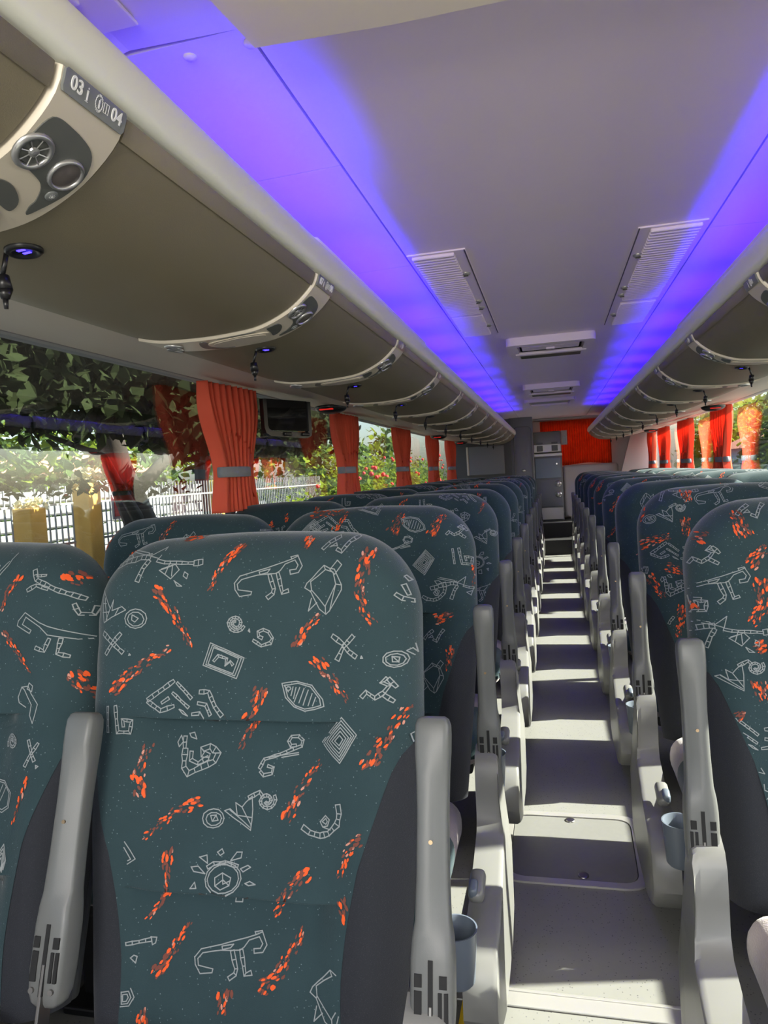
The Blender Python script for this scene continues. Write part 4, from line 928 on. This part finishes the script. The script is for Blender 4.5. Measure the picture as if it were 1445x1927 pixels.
for i, (y, wt, wb, s) in enumerate(lc):
    curtain(-1.345, y, -1, wt, wb, 1.205, 1.745, 1.375, 'orange-red pleated curtain tied with a grey band, left side, %s from the camera' % ORD[i], s, 'tied curtains, left side')
rc = [(4.45, .26, .12, 11), (6.45, .30, .14, 12), (8.10, .32, .15, 13), (9.65, .32, .15, 14), (10.75, .24, .13, 15)]
for i, (y, wt, wb, s) in enumerate(rc[1:]):
    curtain(1.385, y, 1, wt, wb, 1.19, 1.735, 1.30, 'sunlit red pleated curtain tied with a pale band, right side, %s from the camera' % ORD[i], s, 'tied curtains, right side')

# ------------------------------------------------------------ monitor, emergency lamps
e = empty('folding_monitor', (-1.20, 3.16, 1.70), 'black-framed glossy monitor folded down under the left lockers beyond the nearest curtain', 'monitor')
rt = Matrix.Rotation(radians(-8), 3, 'Z')
bm = bmesh.new(); P = [(-.02, .0), (-.02, -.13), (-.01, -.155), (.02, -.168), (.26, -.175), (.285, -.165), (.29, -.14), (.29, 0), (.27, 0), (.27, -.14), (.255, -.15), (.03, -.145), (.008, -.135), (.002, -.12), (.002, 0)]
bmf = extrude_profile([(a-.14, b) for a, b in P], -.012, .012, 'x'); bobj('monitor_frame', bmf, M['black'], e, angle=40)
bm = bmesh.new(); box(bm, (0, -.005, -.07), (.010, .275, .145), .002); bobj('screen', bm, M['screen'], e)
bm = bmesh.new()
for y in (-.02, .10): box(bm, (.014, y, -.158), (.02, .05, .018), .007, 3)
bobj('monitor_hinge', bm, M['black'], e, smooth=False)
e.rotation_euler.z = radians(-24)
pods = [(-1.14, 3.66, 'left', 0), (-1.14, 7.35, 'left', 1), (-1.14, 9.2, 'left', 2), (1.20, 5.85, 'right', 0), (1.20, 9.35, 'right', 1)]
for x, y, sn, i in pods:
    z = 1.703
    bm = bmesh.new(); bmesh.ops.create_uvsphere(bm, u_segments=28, v_segments=12, radius=1, matrix=Matrix.Diagonal((.085, .10, .035, 1)))
    for v in bm.verts: v.co.z = min(v.co.z, .006)
    o = bobj('emergency_lamp', bm, M['black'], smooth=True, loc=(x, y, z)); tag(o, 'black domed exit lamp with red lens under the %s lockers, %s from the camera' % (sn, ORD[i]), 'emergency lamp', 'emergency lamps')
    bm = bmesh.new(); box(bm, (0, -.083, -.016), (.075, .018, .007), .003); bobj('red_lens', bm, M['redlens'], o)

# ------------------------------------------------------------ rear of the coach
bm = bmesh.new(); box(bm, (.02, YE+.03, 1.1), (2.96, .06, 2.2)); struct(bobj('wall_rear', bm, M['lightwall']))
bm = bmesh.new(); box(bm, (.3, YE-.2, 2.045), (2.3, .4, .03), .008); struct(bobj('trim_5', bm, M['wall']))
e = empty('rear_partition', (-1.0, 10.55, FZ), 'dark cabin partition with a recessed paler panel behind the last left seats', 'partition')
bm = bmesh.new(); box(bm, (0, 0, .97), (.84, .05, 1.94)); bobj('partition_panel', bm, M['darkwall'], e)
bm = bmesh.new(); box(bm, (.06, -.035, 1.36), (.52, .025, .42), .008); bobj('recessed_panel', bm, M['greywall'], e)
bm = bmesh.new(); box(bm, (-.215, -.04, 1.36), (.03, .03, .42), .008); bobj('panel_edge', bm, M['trim'], e)
e = empty('toilet_door', (-.43, 10.62, FZ), 'grey door column with rounded outline left of the rear cabinet', 'door')
bm = bmesh.new(); box(bm, (0, 0, .985), (.34, .10, 1.95), .015); bobj('door_post', bm, M['greywall'], e, angle=40)
ring_plate('door_gasket', [(x, y) for x, y in rounded([(-.11, -.80), (.15, -.80), (.15, .80), (-.11, .80)], .07)], rounded([(-.102, -.792), (.142, -.792), (.142, .792), (-.102, .792)], .065), 0, .008, M['black'], e).matrix_local = Matrix.Translation((0, -.05, 1.02)) @ Matrix.Rotation(radians(90), 4, 'X')
o = bobj('door_knob', lathe([(0, .035), (.02, .03), (.024, .015), (.014, 0)], 16, Matrix.Translation((.02, -.05, 1.18)) @ Matrix.Rotation(radians(90), 4, 'X')), M['chrome'], e, smooth=True)
# galley cabinet with coffee machine
e = empty('galley_cabinet', (-.07, 11.25, .50), 'tall grey galley cabinet at the end of the aisle', 'cabinet')
bm = bmesh.new(); box(bm, (0, 0, .49), (.42, .40, .98), .012); bobj('cabinet_body', bm, M['greywall'], e, angle=40)
bm = bmesh.new(); box(bm, (0, -.207, .80), (.37, .02, .30), .006); o = bobj('cabinet_door', bm, M['bluegrey'], e, angle=40)
bm = bmesh.new(); cyl(bm, (.13, -.215, .86), (.13, -.235, .86), .012); bobj('door_knob', bm, M['chrome'], o)
bm = bmesh.new(); box(bm, (0, -.207, .42), (.39, .02, .40), .006); o2 = bobj('cabinet_front', bm, M['greywall'], e, angle=40)
bm = bmesh.new(); box(bm, (0, -.207, .11), (.40, .02, .18), .004); bobj('kick_plate', bm, M['alu'], e)
for z in (.56, .40):
    bobj('dispenser_knob', lathe([(0, .02), (.03, .018), (.045, .01), (.05, 0)], 20, Matrix.Translation((.14, -.217, z)) @ Matrix.Rotation(radians(90), 4, 'X')), M['chrome'], o2, smooth=True)
bm = bmesh.new(); box(bm, (0, -.01, 1.0), (.43, .42, .05), .008); bobj('worktop', bm, M['alu'], e)
e = empty('coffee_machine', (-.07, 11.25, 1.525), 'boxy grey drinks machine with two dark dispensers on the galley cabinet', 'drinks machine')
bm = bmesh.new(); box(bm, (0, 0, .165), (.42, .36, .33), .02, 3); bobj('machine_body', bm, M['panelgrey'], e, angle=40)
bm = bmesh.new(); box(bm, (0, -.185, .075), (.40, .02, .12), .005); fr = bobj('dispenser_panel', bm, M['alu'], e)
for x in (-.11, .11):
    bm = bmesh.new(); box(bm, (x, -.195, .075), (.09, .015, .085), .004); bobj('dispenser_bay', bm, M['black'], fr)
    bm = bmesh.new(); box(bm, (x, -.183, .155), (.09, .012, .022), .002); bobj('machine_display', bm, M['black'], e)
o = boxobj('notice_sheet', (.19, 11.42, 1.76), (.09, .006, .22), M['lightwall'], bev=.001); tag(o, 'small white notice hanging beside the drinks machine in front of the red curtain', 'notice')
bm = bmesh.new(); box(bm, (0, -.004, -.03), (.05, .002, .10)); bobj('notice_print', bm, M['plate'], o)
# rear window curtain
V, Fc = [], []; n = 220
for s_ in (0, .003):
    for j in range(9):
        z = 2.03-.69*j/8
        for i in range(n+1):
            x = -.17+1.06*i/n; V.append((x, .014*sin(i*.85+.4*sin(j*.8))+.004*sin(i*2.3)-s_, z-.012*sin(x*9)*(j/8)))
N = 9*(n+1)
for j in range(8):
    for i in range(n): a = j*(n+1)+i; Fc += [(a, a+1, a+n+2, a+n+1), (N+a, N+a+n+1, N+a+n+2, N+a+1)]
tag(mobj('rear_curtain', [(a-.36, b, c-1.67) for a, b, c in V], Fc, M['rearcurtain'], loc=(.36, 11.50, 1.67)), 'orange-red pleated curtain drawn across the rear window', 'curtain')
lamp('rear_window_daylight', 'AREA', (.36, 11.56, 1.67), (0, -1, 0), shape='RECTANGLE', size=1.0, size_y=.6, energy=4, color=(1, .95, .9))
bm = bmesh.new(); box(bm, (.56, 11.40, .93), (.82, .16, .80), .05, 4); tag(bobj('rear_shelf', bm, M['lightwall'], angle=50), 'pale moulded shelf below the rear curtain', 'shelf')
bm = bmesh.new(); v = extrude_profile([(.93, 1.0), (1.44, 1.0), (1.44, 1.95), (1.20, 1.95)], 11.05, 11.16); tag(bobj('corner_panel', v, M['lightwall']), 'white sloping corner panel right of the rear curtain', 'panel')
# ------------------------------------------------------------ outside
GZ = -1.35
bm = bmesh.new(); box(bm, (0, 20, GZ-.05), (160, 160, .1)); o = bobj('ground', bm, M['ground']); struct(o)
def leaves(name, cen, rad, n, size, m, parent=None, seed=1, shape=None, zs=.7, mats=None, pr=None, loc=(0, 0, 0), drop=0):
    r = random.Random(seed); V, Fc, MI = [], [], []
    clumps = [Vector((r.uniform(-1, 1), r.uniform(-1, 1), r.uniform(-1, 1))) for _ in range(26)]
    for _ in range(n):
        c = r.choice(clumps); p = c*.8+Vector((r.gauss(0, .2), r.gauss(0, .2), r.gauss(0, .2)))
        p = Vector((cen[0]+p.x*rad[0], cen[1]+p.y*rad[1], cen[2]+p.z*rad[2]))
        q = Matrix.Rotation(r.uniform(0, 6.28), 3, 'Z') @ Matrix.Rotation(r.uniform(-1.1, 1.1)+drop, 3, 'X') @ Matrix.Rotation(r.uniform(-.8, .8), 3, 'Y')
        s = size*r.uniform(.6, 1.3); k = len(V)
        for a, b, c_ in ((0, -.5, 0), (.30, -.12, .04), (.22, .25, .03), (0, .55, -.06), (-.22, .25, .03), (-.30, -.12, .04)): V.append(p+q @ Vector((a*s, b*s, c_*s)))
        Fc.append(tuple(range(k, k+6))); MI.append(0 if pr is None or r.random() > pr else 1)
    return mobj(name, V, Fc, mats or m, parent, MI, smooth=False, loc=loc)
def tube(pts, rad, m, name, parent, loc=(0, 0, 0), n=10):
    bm = bmesh.new(); Ls = []
    for i, p in enumerate(pts):
        p = Vector(p); d = (Vector(pts[min(i+1, len(pts)-1)])-Vector(pts[max(i-1, 0)])).normalized(); q = d.to_track_quat('Z', 'Y').to_matrix()
        Ls.append([bm.verts.new(p+q @ Vector((rad[i]*cos(2*pi*k/n), rad[i]*sin(2*pi*k/n), 0))) for k in range(n)])
    for a, b in zip(Ls, Ls[1:]):
        for k in range(n): bm.faces.new((a[k], a[(k+1) % n], b[(k+1) % n], b[k]))
    bm.faces.new(Ls[0][::-1]); bm.faces.new(Ls[-1]); return bobj(name, bm, m, parent, smooth=True, loc=loc)
# leaning tree over the near left window
T = empty('tree', (-4.2, 6.9, GZ), 'dark leaning tree whose leaves hang over the nearest left window', 'tree')
tube([(0, 0, 0), (.0, -.05, 1.6), (-.02, -.25, 2.3), (-.05, -.55, 2.9), (.1, -1.0, 3.6), (.3, -1.6, 4.4)], [.22, .19, .17, .14, .12, .08], M['bark'], 'trunk', T)
tube([(-.02, -.25, 2.3), (.3, -1.1, 2.75), (.8, -2.0, 2.95), (1.1, -3.0, 3.05)], [.07, .045, .03, .012], M['bark'], 'branch', T)
tube([(-.03, -.4, 2.6), (.1, .5, 3.2), (.3, 1.2, 3.8)], [.08, .06, .03], M['bark'], 'branch', T)
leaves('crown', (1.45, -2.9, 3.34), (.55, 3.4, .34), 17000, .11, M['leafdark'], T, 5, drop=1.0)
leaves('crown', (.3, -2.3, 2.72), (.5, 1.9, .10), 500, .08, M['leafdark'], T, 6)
# second, slim trunk beyond
T = empty('tree', (-6.4, 12.3, GZ), 'straight dark trunk standing behind the fence, right of the leaning tree', 'tree')
tube([(0, 0, 0), (.02, 0, 2.0), (0, .05, 4.6)], [.28, .24, .16], M['bark'], 'trunk', T)
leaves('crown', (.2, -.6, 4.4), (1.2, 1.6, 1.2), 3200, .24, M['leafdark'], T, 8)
# trees farther out
for i, (x, y, z, rx, ry, rz, n, s, m, lab) in enumerate([(-12, 16, 3.6, 3.0, 4.0, 2.6, 4200, .32, 'leafgreen', 'broad green tree far beyond the fence, left side'),
        (-9.5, 30, 2.6, 2.6, 4, 2.4, 3200, .34, 'leafgreen', 'green tree behind the flowering shrubs, left side'),
        (8.2, 24.5, 2.6, 1.7, 4.0, 2.9, 4200, .32, 'leafgreen', 'tall green tree seen through the right windows, the nearer one'),
        (11, 50, 3.0, 2.6, 5, 3.6, 3200, .5, 'leafyel', 'yellow-green tree seen through the right windows, farther back')]):
    T = empty('tree', (x, y, GZ), lab, 'tree'); tube([(0, 0, 0), (.1, 0, z-rz*.3)], [.3, .18], M['bark'], 'trunk', T)
    leaves('crown', (0, 0, z), (rx, ry, rz), n, s, M[m], T, 20+i, pr=.3, mats=[M[m], M['leafyel']])
# flowering shrubs along the left
for i, (x, y, h, rx, ry) in enumerate([(-3.6, 8.7, 2.15, .5, .6), (-3.7, 10.4, 2.5, .5, .65), (-3.5, 12.3, 2.75, .55, .75), (-3.8, 14.8, 3.0, .6, 1.0), (-3.6, 18.0, 3.1, .7, 1.3), (-3.9, 22.2, 3.2, .7, 1.7)]):
    S = empty('flowering_shrub', (x, y, GZ), 'sunlit yellow-green shrub with red flowers outside the left windows, %s from the camera' % ORD[i], 'shrub', 'flowering shrubs')
    for k in range(3): tube([(.1*k-.1, .1*k, 0), (.15*k-.2, .25*k-.2, h*.9)], [.025, .008], M['bark'], 'stem', S, n=6)
    leaves('foliage', (0, 0, h-.75), (rx, ry, .75), 3200, .085, None, S, 40+i, pr=.35, mats=[M['leafyel'], M['leafgreen']])
    r = random.Random(i); bm = bmesh.new()
    for _ in range(38):
        bmesh.ops.create_icosphere(bm, subdivisions=1, radius=r.uniform(.025, .05), matrix=Matrix.Translation((rx*r.uniform(.2, 1.05), r.uniform(-1, 1)*ry, h-.7+r.uniform(-.8, .8))))
    tag(bobj('flowers', bm, M['flower'], S), kind='stuff')
# fence: ochre posts, wire panels, shutter behind, red sign
for i, (y, x, top, lab) in enumerate([(5.35, -4.5, 1.22, 'short ochre gate post topped with cream blossom'), (6.15, -4.5, 1.42, 'tall ochre gate post with pale cap, taller than its neighbour'), (9.4, -4.7, 1.40, 'ochre post at the edge of the nearest left curtain')]):
    e = empty('gate_post', (x, y, GZ), lab, 'post')
    bm = bmesh.new(); box(bm, (0, 0, (top-GZ)/2), (.20, .20, top-GZ), .012); bobj('post_shaft', bm, M['post'], e)
    if i == 1: leaves('blossom', (0, 0, top-GZ+.05), (.16, .16, .09), 200, .06, M['cream_leaf'], e, 61)
    if i == 0: leaves('blossom', (0, 0, top-GZ+.03), (.12, .12, .06), 120, .06, M['cream_leaf'], e, 60)
def wire(x, y0, y1, lab):
    e = empty('wire_fence', (x, (y0+y1)/2, GZ), lab, 'fence', 'wire fence panels'); L = y1-y0; bm = bmesh.new(); h = 2.75
    k = int(L/.075)
    for i in range(k+1): box(bm, (0, -L/2+L*i/k, h/2), (.012, .012, h))
    bobj('fence_bars', bm, M['fence'], e); bm = bmesh.new()
    for i in range(7): box(bm, (.01, 0, .3+i*.38), (.015, L, .022))
    bobj('fence_rails', bm, M['fence'], e)
wire(-4.55, 2.6, 5.2, 'grey wire fence panel left of the short ochre post'); wire(-4.55, 5.5, 6.0, 'narrow wire fence panel between the two ochre posts')
wire(-4.6, 6.3, 9.25, 'grey wire fence panel behind the leaning trunk'); wire(-4.7, 9.55, 14, 'long wire fence panel behind the flowering shrubs')
o = boxobj('warning_sign', (-4.48, 6.62, 1.16), (.02, .16, .26), M['lightwall'], bev=.002); tag(o, 'red sign with white edge on the fence beside the tall ochre post', 'sign')
bm = bmesh.new(); box(bm, (.013, 0, 0), (.006, .12, .20)); bobj('sign_face', bm, M['sign'], o)
bm = bmesh.new()
for i in range(16): box(bm, (-6.4, 8.5, GZ+.1+i*.17), (.06, 12, .15), .02, 1)
tag(bobj('roller_shutter', bm, M['shutter']), 'ribbed grey shutter wall standing behind the wire fence', 'shutter')
for i, (x, y, wx, wy, h, lab, wm) in enumerate([(-24, 22, 6, 26, 3.6, 'pale low house with terracotta roof far beyond the left fence', 'house'), (10.2, 34.5, 4, 6, 3.0, 'blue-grey low building with orange roof through the right windows', 'bluegrey')]):
    e = empty('house', (x, y, GZ), lab, 'house')
    bm = bmesh.new(); box(bm, (0, 0, h/2), (wx, wy, h)); wl = bobj('house_wall', bm, M[wm], e)
    bobj('house_roof', extrude_profile([(-wx/2-.4, h), (wx/2+.4, h), (0, h+1.1)], -wy/2-.4, wy/2+.4), M['roofs'], e)
    fx = wx/2+.01 if x < 0 else -wx/2-.01
    for k in range(4):
        bm = bmesh.new(); box(bm, (fx, -wy/2+wy*(k+.5)/4, h*.6), (.06, 1.2, 1.1)); bobj('house_window', bm, M['black'], e)
